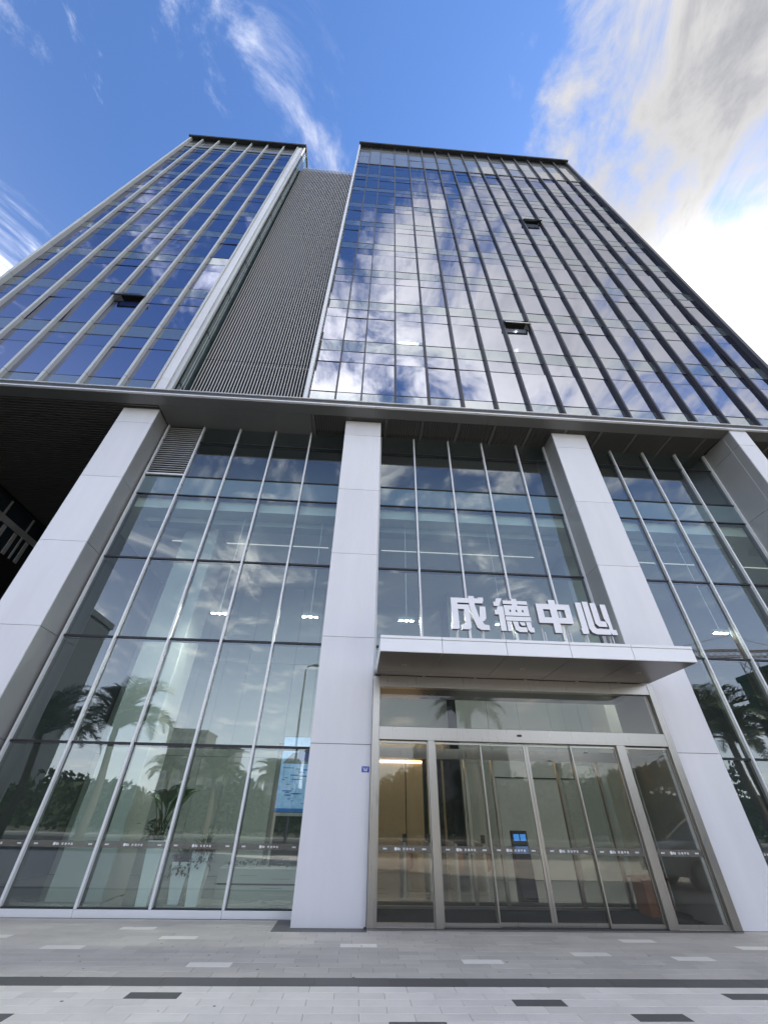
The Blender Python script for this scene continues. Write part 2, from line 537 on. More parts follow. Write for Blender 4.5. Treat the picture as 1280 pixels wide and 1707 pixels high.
def tiles(rows, name, parent, xr, limit_view):
    """rows: (y0, y1, offset, pitch, base material, {index near x: material})"""
    near, rest = [], []
    for (y0, y1, off, pitch, mt, special) in rows:
        k0 = math.floor((xr[0] - off) / pitch)
        k1 = math.ceil((xr[1] - off) / pitch)
        for k in range(k0, k1):
            x0 = off + k * pitch
            mm = mt
            for sx, smt in special:
                if abs(x0 - sx) < pitch * 0.4:
                    mm = smt
            xc = x0 + pitch / 2
            yc = (y0 + y1) / 2
            dist = abs(xc - 0.3) - (yc + 9.9) * 0.78
            (near if dist < 0.35 else rest).append((dist, xc, yc, pitch, y1 - y0, mm))
    near.sort(key=lambda a: a[2])
    extra = near[limit_view:]
    rest += extra
    for d, xc, yc, w, h, mm in near[:limit_view]:
        shared_box(name, w - 0.005, h - 0.005, 0.03, mm, parent, (xc, yc, -0.015 + random.uniform(-0.0007, 0.0007)),
                   0.0015, (random.gauss(0, 0.0012), random.gauss(0, 0.0008), 0))
    for mm in {r[5].name: r[5] for r in rest}.values():
        b = MB()
        for d, xc, yc, w, h, m2 in rest:
            if m2 is mm:
                b.box(xc - w / 2 + 0.0025, xc + w / 2 - 0.0025, yc - h / 2 + 0.0025, yc + h / 2 - 0.0025, -0.03, random.uniform(-0.0007, 0.0007))
        o = b.build('paver_field', mm, parent)
        o['kind'] = 'stuff'


white_at = {2: [-2.04], 3: [1.63], 4: [4.77], 5: [3.35], 6: [-4.36], 7: [-0.08, 6.24], 9: [-2.92, 4.51, -5.78], 12: [-3.8]}
rows = []
for k in range(16):
    y0 = -2.57 + 0.2 * k
    off = white_at[k][0] if k in white_at else (0.1 + 0.286 * (k % 2))
    rows.append((y0, y0 + 0.2, off, 0.572, M_tile, [(x, M_tilew) for x in white_at.get(k, [])]))
tiles(rows, 'paver', pv, (-14, 16), 299)
band = empty('border_strip', (0, 0, 0), PAVE_ROT)
bb = []
fp = MB().box(-45, 45, -13.9, -2.9, -0.05, -0.0055).build('footpath', M_bed)
fp.rotation_euler = (0, 0, PAVE_ROT)
fp['kind'] = 'structure'
for k in range(-16, 18):
    shared_box('border_slab', 0.895, 0.305, 0.03, M_tiled, fp, (k * 0.9 + 0.13, -2.7265, -0.0152 + random.uniform(-0.0006, 0.0006)), 0.0015)
bpy.data.objects.remove(band)
dark_at = {1: [-2.31, 4.40], 2: [1.87], 4: [2.99, -3.73], 5: [0.48]}
rows = []
for k in range(56):
    y1 = -2.88 - 0.1955 * k
    off = -1.49 if k % 2 == 0 else -1.20
    rows.append((y1 - 0.1955, y1, off, 0.56, M_tilel, [(x, M_tiled) for x in dark_at.get(k, [])] + ([(random.choice([-4, -2, 1, 3, 5]) * 0.56 + off, M_tiled)] if k > 6 and k % 2 else [])))
rows.reverse()
tiles(rows[-8:], 'paver', fp, (-12, 13), 200)
tiles(rows[:-8], 'paver', fp, (-16, 16), 0)
# dark granite margin round the middle column
MB().box(-1.27, 0.35, -0.24, 0.64, -0.006, 0.004).build('column_margin', M_tiled)['kind'] = 'structure'

# ------------------------------------------------------------------ the building
B = empty('office_building', (0, 0, 0))
tag(B, 'tall glass office building with white columns, louvred centre and canopied entrance', 'building')

JZ = [0.0, 2.798, 5.142, 7.58, 10.006, 12.597, 13.352]
TOPZ = 13.36


def column(x0, x1, y0, y1, lab):
    c = MB().box(x0 + 0.03, x1 - 0.03, y0 + 0.03, y1 - 0.02, 0, TOPZ - 0.003).build('column', M_gask, B)
    c['label'] = lab
    for a, b in zip(JZ, JZ[1:]):
        g = 0.010
        za, zb = a + (0.006 if a == 0 else g / 2), b - g / 2
        w = x1 - x0
        shared_box('cladding_panel', w - 0.004, 0.03, zb - za, M_clad, c, ((x0 + x1) / 2, y0 + 0.015, (za + zb) / 2), 0.003)
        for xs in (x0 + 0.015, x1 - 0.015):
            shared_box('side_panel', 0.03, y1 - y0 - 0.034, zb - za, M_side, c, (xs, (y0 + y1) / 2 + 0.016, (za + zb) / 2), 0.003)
    return c


column(-9.109, -7.827, 0.0, 0.86, 'white clad column beside the dark undercroft')
column(-0.974, 0.34, 0.0, 0.86, 'white clad column left of the entrance doors')
column(6.876, 8.188, 0.0, 0.86, 'white clad column right of the entrance doors')
c4 = column(13.47, 14.13, -0.625, 0.86, 'narrow white column with deep grey side at the far right')
MB().box(13.462, 13.47, -0.28, -0.274, 0, TOPZ - 0.01).build('side_joint', M_clad_edge, c4)
column(21.4, 22.7, 0.0, 0.86, 'white clad column beyond the frame')

# ledge between podium and towers
LX0, LX1 = -18.6, 27.0
led = MB().box(LX0, LX1, -0.64, 0.6, TOPZ + 0.075, TOPZ + 0.30).build('ledge', M_ledge, B)
seg = 2.08
k = 0
x = LX0
while x < LX1:
    xe = min(x + seg, LX1)
    shared_box('ledge_lip', xe - x - 0.006, 0.10, 0.055, M_alu, led, ((x + xe) / 2, -0.655, TOPZ + 0.0455), 0.004)
    shared_box('ledge_coping', xe - x - 0.006, 0.10, 0.03, M_alu, led, ((x + xe) / 2, -0.632, TOPZ + 0.317), 0.004)
    x = xe
# smooth soffit panels
sm = []
xs = [LX0 + i * seg for i in range(23)] + [LX1]
for a, b in zip(xs, xs[1:]):
    if b > 13.47 and a < 14.13:
        for (a2, b2) in ((a, 13.468), (14.132, b)):
            if b2 - a2 > 0.05:
                shared_box('soffit_panel', b2 - a2 - 0.006, 0.43, 0.02, M_soffit, led, ((a2 + b2) / 2, -0.412, TOPZ + 0.0075))
        continue
    shared_box('soffit_panel', b - a - 0.006, 0.43, 0.02, M_soffit, led, ((a + b) / 2, -0.412, TOPZ + 0.0075))
for a, b in ((-7.80, -6.45), (-6.45, -5.05), (-5.05, -3.66), (-3.66, -2.29)):
    shared_box('soffit_panel', b - a - 0.006, 1.0, 0.02, M_soffit, led, ((a + b) / 2, 0.306, TOPZ + 0.0075))
# slatted soffit, entrance side: blades run front to back
sl = MB()
sl.box(-2.28, LX1, -0.19, 0.80, TOPZ + 0.15, TOPZ + 0.165, 1)
x = -2.27
i = 0
while x < LX1 - 0.1:
    if not (13.40 < x < 14.17):
        w = 0.042 if i % 15 else 0.10
        sl.box(x, x + w, -0.19, 0.80, TOPZ - 0.005 + 0.0003 * (i % 3), TOPZ + 0.08)
    x += 0.0915
    i += 1
o = sl.build('soffit_slats', [M_slat, M_black], led)
o['kind'] = 'stuff'
# slatted soffit of the undercroft: blades run across
sl = MB()
sl.box(LX0, -7.81, -0.16, 17, TOPZ + 0.18, TOPZ + 0.2, 1)
y = -0.15
i = 0
while y < 16.9:
    sl.box(LX0, -7.83 if y < 0.85 else -9.2, y, y + 0.05, TOPZ + 0.004 + 0.0003 * (i % 3), TOPZ + 0.10)
    y += 0.125
    i += 1
o = sl.build('soffit_slats', [M_slat, M_black], led)
o['kind'] = 'stuff'

# ---- podium glazing
PZ = [0.115, 2.79, 5.19, 7.57, 10.01, 10.83, 12.56, 13.36]
GY = 0.80


def glazing(xm, lab, first_louvre=False, hide=None, z_from=0, x_open=None):
    """curtain wall between columns; xm = mullion positions including both ends"""
    fr = MB()
    x0, x1 = xm[0], xm[-1]
    for i, z in enumerate(PZ[1:-1]):
        if hide and z < hide:
            continue
        t = 0.05 if i < 3 else 0.035
        fr.box(x0, x1, GY - 0.045, GY + 0.05, z - t / 2, z + t / 2)
        fr.box(x0, x1, GY + 0.014, GY + 0.09, z - t / 2 - 0.03, z - t / 2)
    cw = fr.build('curtain_wall', M_gask, B)
    cw['label'] = lab
    zb = hide if hide else 0.11
    if not hide:
        xs2 = [x0]
        while xs2[-1] < x1 - 0.01:
            xs2.append(min(x1, xs2[-1] + 2.7))
        for a, b in zip(xs2, xs2[1:]):
            shared_box('sill', b - a - 0.006, 0.34, 0.112, M_alu, cw, ((a + b) / 2, 0.865, 0.056), 0.006)
        MB().box(x0, x1, GY - 0.06, GY + 0.05, 0.1125, 0.135).build('bottom_gasket', M_gask, cw)
    for i, x in enumerate(xm):
        shared_box('mullion', 0.052, 0.092, TOPZ - zb - 0.01, M_alu, cw, (x, 0.755, (TOPZ + zb) / 2), 0.004)
        MB().box(x - 0.02, x + 0.02, GY + 0.004, GY + 0.16, zb, TOPZ - 0.02).build('mullion_back', M_gask, cw)
    for i, (a, b) in enumerate(zip(xm, xm[1:])):
        for j, (za, zc) in enumerate(zip(PZ, PZ[1:])):
            if hide and zc <= hide + 0.05:
                continue
            if hide and za < hide:
                za = hide
            if first_louvre and i == 0 and j >= 5:
                continue
            mt = M_podspan if j == 4 else M_pod
            nm = 'spandrel_panel' if j == 4 else 'glass_pane'
            pane(nm, a + 0.022, b - 0.022, za + 0.02, zc - 0.02, GY, mt, cw, 0.024, 0.0013)
    if first_louvre:
        lv = MB().box(xm[0] + 0.02, xm[1] - 0.02, GY + 0.02, GY + 0.06, 10.84, TOPZ).build('vent_louvre', M_black, B)
        z = 10.90
        MB().box(xm[0] + 0.03, xm[1] - 0.03, 0.70, 0.83, 10.835, 10.895).build('louvre_sill', M_alu, lv)
        while z < TOPZ - 0.06:
            MB().hexa([(xm[0] + 0.03, 0.74, z), (xm[1] - 0.03, 0.74, z), (xm[1] - 0.03, 0.815, z + 0.03), (xm[0] + 0.03, 0.815, z + 0.03),
                       (xm[0] + 0.03, 0.74, z + 0.02), (xm[1] - 0.03, 0.74, z + 0.02), (xm[1] - 0.03, 0.815, z + 0.05), (xm[0] + 0.03, 0.815, z + 0.05)]
                      ).build('louvre_blade', M_louv, lv)
            z += 0.105
    return cw


bay1 = [-7.735, -6.40, -5.03, -3.675, -2.325, -0.99]
cw1 = glazing(bay1, 'tall green tinted glazing left of the middle column', True)
bay2 = [0.385, 1.665, 3.01, 4.335, 5.715, 6.84]
cw2 = glazing(bay2, 'tall glazing above the entrance canopy', False, 4.2)
bay3 = [8.215, 9.56, 10.90, 12.24, 13.44]
cw3 = glazing(bay3, 'tall glazing at the right of the entrance')
bay4 = [14.16, 15.5, 16.84, 18.18, 19.5, 20.85]
cw4 = glazing(bay4, 'tall glazing beyond the narrow column')

# printed safety strip on the glass, with a small emblem and lettering
def poly_ext(b, pts, y0, y1, mf=0, ms=1):
    n = len(pts)
    a = 0
    for i in range(n):
        x, z = pts[i]; x2, z2 = pts[(i + 1) % n]
        a += x * z2 - x2 * z
    if a < 0:
        pts = pts[::-1]
    base = len(b.v)
    b.v += [(x, y0, z) for x, z in pts] + [(x, y1, z) for x, z in pts]
    b.f.append(tuple(base + i for i in range(n))); b.mi.append(mf)
    b.f.append(tuple(base + n + i for i in reversed(range(n)))); b.mi.append(ms)
    for i in range(n):
        j = (i + 1) % n
        b.f.append((base + i, base + n + i, base + n + j, base + j)); b.mi.append(ms)


def rect(x0, x1, z0, z1):
    return [(x0, z0), (x1, z0), (x1, z1), (x0, z1)]


GLYPHS = [
    # cheng
    [rect(0.0, 0.93, 0.80, 0.95), [(0.70, 0.80), (0.93, 0.84), (0.96, 0.88), (0.96, 0.985), (0.80, 0.985), (0.80, 0.93), (0.70, 0.93)],
     [(0.0, 0.0), (0.15, 0.0), (0.185, 0.03), (0.185, 0.8), (0.0, 0.8), (0.0, 0.16), (-0.025, 0.16), (-0.025, 0.0)],
     rect(0.185, 0.40, 0.60, 0.745), [(0.265, 0.0), (0.46, 0.0), (0.52, 0.05), (0.52, 0.745), (0.36, 0.745), (0.36, 0.155), (0.265, 0.155)],
     [(0.52, 1.02), (0.69, 1.02), (0.69, 0.72), (0.775, 0.38), (0.90, 0.16), (1.03, 0.14), (1.03, 0.0), (0.78, 0.0), (0.68, 0.07), (0.60, 0.33), (0.53, 0.72)],
     [(0.78, 0.35), (0.82, 0.70), (0.99, 0.70), (0.97, 0.34), (0.90, 0.26), (0.78, 0.22)]],
    # de
    [[(0.10, 0.985), (0.27, 0.985), (0.15, 0.74), (0.0, 0.74), (0.0, 0.87), (0.06, 0.87)],
     [(0.11, 0.73), (0.27, 0.73), (0.27, 0.0), (0.11, 0.0), (0.11, 0.48), (0.0, 0.48), (0.0, 0.62), (0.06, 0.62)],
     rect(0.28, 1.0, 0.815, 0.925), rect(0.54, 0.70, 0.76, 0.985),
     rect(0.29, 1.0, 0.64, 0.775), rect(0.29, 1.0, 0.455, 0.57), rect(0.29, 0.44, 0.57, 0.64), rect(0.482, 0.62, 0.57, 0.64),
     rect(0.664, 0.80, 0.57, 0.64), rect(0.845, 1.0, 0.57, 0.64),
     rect(0.29, 1.02, 0.30, 0.43), [(0.30, 0.0), (0.40, 0.0), (0.44, 0.05), (0.44, 0.28), (0.30, 0.28)],
     [(0.475, 0.28), (0.625, 0.28), (0.64, 0.15), (0.69, 0.12), (0.85, 0.12), (0.85, -0.02), (0.62, -0.02), (0.52, 0.04)],
     [(0.655, 0.27), (0.82, 0.27), (0.82, 0.17), (0.71, 0.17)],
     [(0.85, 0.28), (0.99, 0.28), (1.0, 0.12), (1.05, 0.12), (1.05, -0.02), (0.93, -0.02), (0.875, 0.05)]],
    # zhong
    [rect(0.395, 0.595, 0.0, 1.0), rect(0.0, 0.395, 0.70, 0.87), rect(0.595, 1.0, 0.70, 0.87), rect(0.0, 0.19, 0.45, 0.70), rect(0.82, 1.0, 0.45, 0.70),
     rect(0.0, 0.395, 0.28, 0.45), [(0.595, 0.28), (0.97, 0.28), (1.0, 0.32), (1.0, 0.45), (0.595, 0.45)]],
    # xin
    [[(-0.01, 0.0), (0.14, 0.0), (0.175, 0.05), (0.175, 0.955), (0.0, 0.955), (0.0, 0.16), (-0.03, 0.16)],
     [(0.215, 0.99), (0.385, 0.99), (0.385, 0.24), (0.42, 0.17), (0.80, 0.16), (0.80, 0.0), (0.38, 0.0), (0.27, 0.05), (0.215, 0.16)],
     [(0.44, 0.955), (0.61, 0.955), (0.61, 0.40), (0.76, 0.39), (0.76, 0.23), (0.52, 0.23), (0.44, 0.32)],
     [(0.735, 0.92), (0.90, 0.92), (0.90, 0.15), (0.99, 0.15), (0.99, 0.0), (0.84, 0.0), (0.80, 0.06), (0.80, 0.30), (0.735, 0.48)]],
]


def strip_on(cw, x0, x1, y, z, name='safety_strip'):
    b = MB()
    b.box(x0, x1, y - 0.002, y + 0.001, z - 0.052, z + 0.052, 0)
    xc = (x0 + x1) / 2
    h = 0.036
    ring = [(xc - 0.17 + 0.026 * math.cos(a * math.pi / 6), z + 0.026 * math.sin(a * math.pi / 6)) for a in range(12)]
    poly_ext(b, ring, y - 0.0036, y - 0.0022, 1, 1)
    poly_ext(b, rect(xc - 0.135, xc - 0.115, z - 0.02, z + 0.02), y - 0.0036, y - 0.0022, 1, 1)
    poly_ext(b, rect(xc - 0.105, xc - 0.085, z - 0.02, z + 0.012), y - 0.0036, y - 0.0022, 1, 1)
    for i, gph in enumerate(GLYPHS):
        for pts in gph:
            poly_ext(b, [(xc - 0.03 + i * 0.06 + px * h, z - h / 2 + pz * h) for px, pz in pts], y - 0.0036, y - 0.0022, 1, 1)
    for q in (x0 + 0.13, x1 - 0.13):
        for i in (-1, 0, 1):
            poly_ext(b, rect(q + i * 0.026 - 0.01, q + i * 0.026 + 0.01, z - 0.012, z + 0.012), y - 0.0036, y - 0.0022, 1, 1)
    return b.build(name, [M_strip, M_print], cw)


for a, b in zip(bay1, bay1[1:]):
    strip_on(cw1, a + 0.031, b - 0.031, GY - 0.016, 1.035)
for a, b in zip(bay3, bay3[1:]):
    strip_on(cw3, a + 0.031, b - 0.031, GY - 0.016, 1.035)

# ---- towers
FL0, FH = 14.905, 3.817
LEV = [(0.0, 2.105, 'window_pane'), (2.105, 2.945, 'vent_pane'), (2.945, FH, 'spandrel_panel')]


def tower(lab, xs_glass, x0, x1, fins, zroof, zpar, glassmat, finmat, open_vents, lamps, par_mid, edge_mat, depth=17.0):
    gy = -0.10
    body = MB()
    nfl = int((zpar - FL0) / FH) + 1
    # core, floors and ceilings of the office storeys
    body.box(x0 + 0.15, x1 - 0.15, 6.0, depth, 13.8, zroof - 1.2, 0)
    for k in range(0, nfl + 1):
        z = FL0 + k * FH
        if z - 0.9 > zpar:
            break
        body.box(x0 + 0.15, x1 - 0.15, gy + 0.10, 6.0, max(13.75, z - 0.82), z - 0.06, 1)
    body.box(x0 + 0.02, x0 + 0.15, gy + 0.05, depth, 13.7, zroof - 0.3, 2)
    body.box(x1 - 0.15, x1 - 0.02, gy + 0.05, depth, 13.7, zroof - 0.3, 2)
    body.box(x1 - 0.09, x1 - 0.022, gy - 0.0115, gy + 0.06, 13.7, zroof - 0.3, 2)
    body.box(x0 + 0.022, x0 + 0.09, gy - 0.0115, gy + 0.06, 13.7, zroof - 0.3, 2)
    body.box(x0 + 0.15, x1 - 0.15, gy + 0.1, depth, zroof - 1.15, zroof - 0.45, 2)
    body.box(x0 + 0.15, x1 - 0.15, gy + 0.06, gy + 0.14, zpar + 0.1, zroof - 1.15, 2)
    T = body.build('glass_tower', [M_bld2, M_ceil, M_gask], B)
    T['label'] = lab
    gr = MB()
    zz = [13.72]
    rows_ = [(13.72, FL0, 'spandrel_panel')]
    for k in range(0, 12):
        base = FL0 + k * FH
        for a, b, nm in LEV:
            za, zb = base + a, base + b
            if za >= zpar - 0.15:
                break
            rows_.append((za, min(zb, zpar), nm))
    pm = par_mid
    rows_ += [(zpar + 0.12, pm, 'parapet_panel'), (pm, zroof - 1.2, 'parapet_panel')]
    for (za, zb, nm) in rows_:
        if nm == 'parapet_panel':
            gr.box(x0, x1, gy - 0.014, gy + 0.05, zb - 0.012, zb + 0.012)
        else:
            t = 0.013 if nm == 'window_pane' else 0.018
            gr.box(x0, x1, gy - 0.020, gy + 0.05, zb - t, zb + t)
    gr.box(x0, x1, gy - 0.05, gy + 0.06, zpar - 0.06, zpar + 0.12)
    gr.build('transom_grid', M_gask, T)
    for i, (a, b) in enumerate(zip(xs_glass, xs_glass[1:])):
        for r, (za, zb, nm) in enumerate(rows_):
            mt = {'window_pane': glassmat, 'vent_pane': glassmat, 'spandrel_panel': M_span, 'parapet_panel': M_par}[nm]
            w = (i, (r - 1) // 3)
            p_ = pane(nm, a + 0.018, b - 0.018, za + 0.02, zb - 0.02, gy, mt, T, 0.024, 0.008)
            if nm == 'vent_pane' and w in open_vents:
                # top-hung vent swung outwards
                h = zb - za - 0.04
                an = R(22)
                p_.rotation_euler = (-an, 0, 0)
                p_.location = ((a + b) / 2, gy - 0.03 - math.sin(an) * h / 2, zb - 0.03 - math.cos(an) * h / 2)
                p_['label'] = 'vent window swung open'
                vf = MB()
                wv = b - a - 0.036
                for q in ((-wv / 2, -wv / 2 + 0.06, -h / 2, h / 2), (wv / 2 - 0.06, wv / 2, -h / 2, h / 2), (-wv / 2, wv / 2, -h / 2, -h / 2 + 0.07), (-wv / 2, wv / 2, h / 2 - 0.06, h / 2)):
                    vf.box(q[0], q[1], 0.013, 0.06, q[2], q[3])
                f = vf.build('vent_sash', M_gask, T, p_.location)
                f.rotation_euler = (-an, 0, 0)
                MB().box(a + 0.03, b - 0.03, gy + 0.02, gy + 0.4, zb - 0.06, zb - 0.03).build('vent_head', M_gask, T)
                MB().box(a + 0.03, b - 0.03, gy + 0.02, gy + 0.14, za + 0.01, za + 0.09).build('vent_handle_rail', M_cap, T)
    for (x, w, d) in fins:
        f = shared_box('fin', w, d, zroof - 0.27 - 13.69, finmat, T, (x, gy - 0.012 - d / 2, (zroof - 0.27 + 13.69) / 2), 0.006)
        if d > 0.15:
            jt = MB()
            for k in range(0, 11):
                z = FL0 + k * FH - 0.02
                if z < zpar:
                    jt.box(x - w / 2 - 0.0015, x + w / 2 + 0.0015, gy - 0.0135 - d, gy - 0.03, z, z + 0.012)
            jt.build('fin_joint', M_gask, T)['kind'] = 'stuff'
    for (x, y, k, lx, ly) in lamps:
        z = FL0 + k * FH + 2.93
        shared_box('ceiling_light', lx, ly, 0.04, M_towlamp, T, (x, y, z))
    # roof cap: thin dark brim on all sides
    cp = MB()
    cp.box(x0 - 0.12, x1 + 0.12, gy - 0.36, depth + 0.3, zroof - 0.26, zroof, 0)
    cp.box(x0 - 0.14, x1 + 0.14, gy - 0.38, depth + 0.32, zroof - 0.09, zroof - 0.05, 0)
    cp.box(x0 + 0.02, x1 - 0.02, gy + 0.0, gy + 0.2, zroof - 1.15, zroof - 0.262, 0)
    cp.build('roof_cap', M_cap, T)
    return T


finsR = []
xsR = [-2.50, -1.48, -0.47] + [0.87 + 1.341 * k for k in range(13)] + [18.3]
for i, x in enumerate(xsR):
    if i == 0:
        continue
    if i in (1, 2):
        finsR.append((x, 0.06, 0.06))
    elif i < 5:
        finsR.append((x, 0.075, 0.09 + 0.05 * (i - 3)))
    elif i < len(xsR) - 1:
        finsR.append((x, 0.085, 0.15))
finsR.append((18.36, 0.2, 0.22))
lampsR = [(1.76, 1.5, 1, 1.0, 0.07), (1.27, 1.95, 1, 0.06, 0.8), (2.12, 1.95, 1, 0.06, 0.8), (3.3, 2.4, 1, 0.06, 1.2), (5.9, 2.4, 1, 0.06, 1.2), (7.6, 1.9, 1, 0.06, 0.9),
          (9.3, 2.4, 1, 0.06, 1.2), (2.6, 3.2, 4, 0.06, 1.3), (5.6, 3.2, 4, 0.06, 1.3), (8.0, 3.2, 4, 0.06, 1.3), (10.7, 3.0, 4, 0.06, 1.3), (12.9, 3.0, 3, 0.06, 1.3),
          (7.2, 3.0, 2, 0.06, 1.0), (11.5, 2.0, 2, 0.06, 1.0)]
TR = tower('wide glass tower with dark fins, right of the louvres', xsR, -2.52, 18.4, finsR, 55.0, 48.55, M_tow, M_finR, {(7, 1), (10, 5)}, lampsR, 51.0, M_alu)
MB().box(-2.66, -2.52, -0.30, 4.0, 13.69, 54.55).build('corner_trim', M_alu, TR, bevel=0.006)

xsL = [-18.15] + [-17.05 + 1.495 * k for k in range(6)] + [-8.32]
finsL = [(x, 0.11, 0.16) for x in xsL[1:-1]] + [(-18.15, 0.16, 0.22)]
lampsL = [(-13.2, 2.4, 1, 1.2, 0.06)]
TL = tower('narrower glass tower with pale fins, left of the louvres', xsL, -18.2, -7.60, finsL, 51.8, 49.05, M_towL, M_finL, {(4, 1)}, lampsL, 50.0, M_finL)
# wide stepped trim at the inner corner of the left tower
z = 13.69
tr = MB().box(-8.30, -7.63, -0.22, -0.09, 13.69, 51.38).build('corner_trim', M_finL, TL)
k = 0
while z < 51.3:
    ze = min(FL0 + k * FH - 0.03, 51.38)
    if ze > z:
        shared_box('trim_panel', 0.36, 0.05, ze - z - 0.008, M_clad, TL, (-8.02, -0.25, (z + ze) / 2), 0.004)
    z = ze
    k += 1
MB().box(-8.31, -8.215, -0.33, -0.225, 13.69, 51.38).build('trim_rib', M_finL, TL, bevel=0.006)
MB().box(-7.70, -7.58, -0.31, -0.225, 13.69, 51.38).build('trim_rib', M_finL, TL, bevel=0.006)
# glazed return between the trim and the louvre recess
rt = MB()
for k in range(0, 10):
    z = FL0 + k * FH
    rt.box(-7.60, -7.545, -0.08, 12.0, z - 0.03, z + 0.03)
for y in (0.10, 0.26, 1.6, 3.0, 4.4, 5.8, 7.2, 8.6, 10.0):
    rt.box(-7.60, -7.54, y - 0.012, y + 0.012, 13.7, 51.3, 1)
rt = rt.build('return_frame', [M_gask, M_finL], TL)
for k in range(-1, 10):
    za, zb = FL0 + k * FH + 0.035, min(FL0 + (k + 1) * FH - 0.035, 51.3)
    za = max(za, 13.72)
    MB().box(-7.585, -7.56, -0.07, 11.98, za, zb).build('return_pane', M_podspan, TL)

# ---- louvre screen in the recess
LZ1 = 48.0
lv = MB().box(-7.54, -2.67, 0.62, 14.0, 13.69, LZ1 - 0.1).build('louvre_screen', M_black, B)
lv['label'] = 'recessed screen of vertical metal louvres between the towers'
n = 38
for i in range(n):
    x = -7.38 + i * (4.64 / (n - 1))
    if i == 0:
        h2 = (LZ1 - 13.70) / 2
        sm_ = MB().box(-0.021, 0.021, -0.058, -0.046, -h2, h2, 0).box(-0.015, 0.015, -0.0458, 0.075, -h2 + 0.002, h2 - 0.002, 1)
        slat_mesh = sm_.mesh('slat', [M_slatface, M_slatshade])
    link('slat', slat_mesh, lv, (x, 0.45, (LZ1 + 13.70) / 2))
for z in (17.25, 24.9, 32.5, 40.1):
    MB().box(-7.3, -2.68, 0.53, 0.575, z, z + 0.05).build('louvre_rail', M_louv, lv)
rj = MB()
for i in range(n):
    x = -7.38 + i * (4.64 / (n - 1))
    rj.box(x - 0.0195, x + 0.0195, 0.39, 0.51, 17.30, 17.33)
rj.build('slat_joint', M_gask, lv)['kind'] = 'stuff'

# ---- podium body behind the glass, lobby
lob = empty('lobby', (0, 0, 0), 0, B)
MB().box(-9.05, 27, 0.70, 15, -0.02, 0.02).build('lobby_floor', M_floor, lob)
MB().box(0.30, 7.12, -0.13, 2.6, 0.0205, 0.028).build('entrance_mat', M_mat, lob)
MB().box(-9.05, 27, 0.98, 15, 9.60, 9.98).build('lobby_ceiling', M_ceil, lob)
MB().box(-9.05, 27, 2.6, 2.75, 9.98, 13.6).build('upper_wall', M_bld2, lob)
MB().box(-9.05, 27, 15.0, 15.3, 0, 13.6).build('back_wall', M_bld2, lob)
MB().box(-9.08, -8.95, 0.88, 15, 0, 13.7).build('end_wall', M_bld2, lob)
MB().box(26.9, 27.2, -0.2, 15.3, 0, 13.6).build('end_wall', M_bld2, lob)
MB().box(-9.05, 27, 0.9, 15.3, 13.55, 13.70).build('podium_roof', M_bld2, lob)
MB().box(14.0, 27, 9.0, 15, 13.7, 15.5).build('podium_roof_room', M_bld2, lob)
wl = MB().box(-8.9, 0.2, 6.62, 6.75, 0.0, 9.6).build('inner_wall', M_gask, B)
x = -8.9
while x < 0.1:
    for za, zb in ((0.02, 3.1), (3.1, 6.3), (6.3, 9.59)):
        shared_box('wall_panel', 0.885, 0.03, zb - za - 0.012, M_white, wl, (x + 0.45, 6.6, (za + zb) / 2))
    x += 0.9
wl2 = MB().box(3.75, 12.8, 6.62, 6.75, 0.0, 9.6).build('inner_wall', M_gask, B)
x = 3.75
while x < 12.7:
    for za, zb in ((0.02, 3.1), (3.1, 6.3), (6.3, 9.59)):
        shared_box('wall_panel', 1.19, 0.03, zb - za - 0.012, M_white, wl2, (x + 0.6, 6.6, (za + zb) / 2))
    x += 1.2
wg = MB().box(0.2, 3.75, 8.3, 8.45, 0, 9.6).build('inner_wall', M_black, B)
for a, b in ((0.75, 1.95), (1.99, 2.62), (2.78, 2.92), (2.98, 3.16), (3.36, 3.44)):
    shared_box('gold_panel', b - a, 0.04, 3.3, M_gold, wg, ((a + b) / 2, 8.27, 1.67))
MB().box(0.2, 3.75, 8.2, 8.3, 3.34, 4.1).build('gold_header', M_gold, wg)
MB().box(0.2, 3.75, 8.22, 8.3, 4.11, 9.58).build('gold_upper', M_white, wg)
for (x, y, w) in ((-5.75, 2.6, 1.15), (0.0, 3.4, 1.0), (8.0, 3.4, 1.0)):
    MB().box(x - w / 2, x + w / 2, y - w / 2, y + w / 2, 0.021, 9.59).build('inner_column', M_white, lob, bevel=0.02)
for a, b in ((-7.2, -1.4), (0.6, 6.5), (8.6, 13.0), (14.5, 20.0)):
    MB().box(a, b, 2.99, 3.04, 9.585, 9.599).build('ceiling_light', M_lamp, lob)
    MB().box(a - 0.3, b + 0.3, 1.5, 1.9, 9.40, 9.597).build('ceiling_bulkhead', M_white, lob)
for x in (-4.13, -1.51, 1.31, 4.19, 7.21, 10.92):
    pd = MB().box(x - 0.24, x + 0.24, 1.25, 1.35, 6.15, 6.25).build('pendant_light', M_white, B)
    MB().box(x - 0.008, x + 0.008, 1.292, 1.308, 6.25, 9.599).build('pendant_rod', M_alu2, pd)
    for d in (-0.16, 0, 0.16):
        MB().box(x + d - 0.04, x + d + 0.04, 1.26, 1.34, 6.142, 6.1485).build('lamp', M_spot, pd)
MB().box(0.76, 2.6, 8.20, 8.24, 3.20, 3.26).build('cove_light', M_cove, wg)
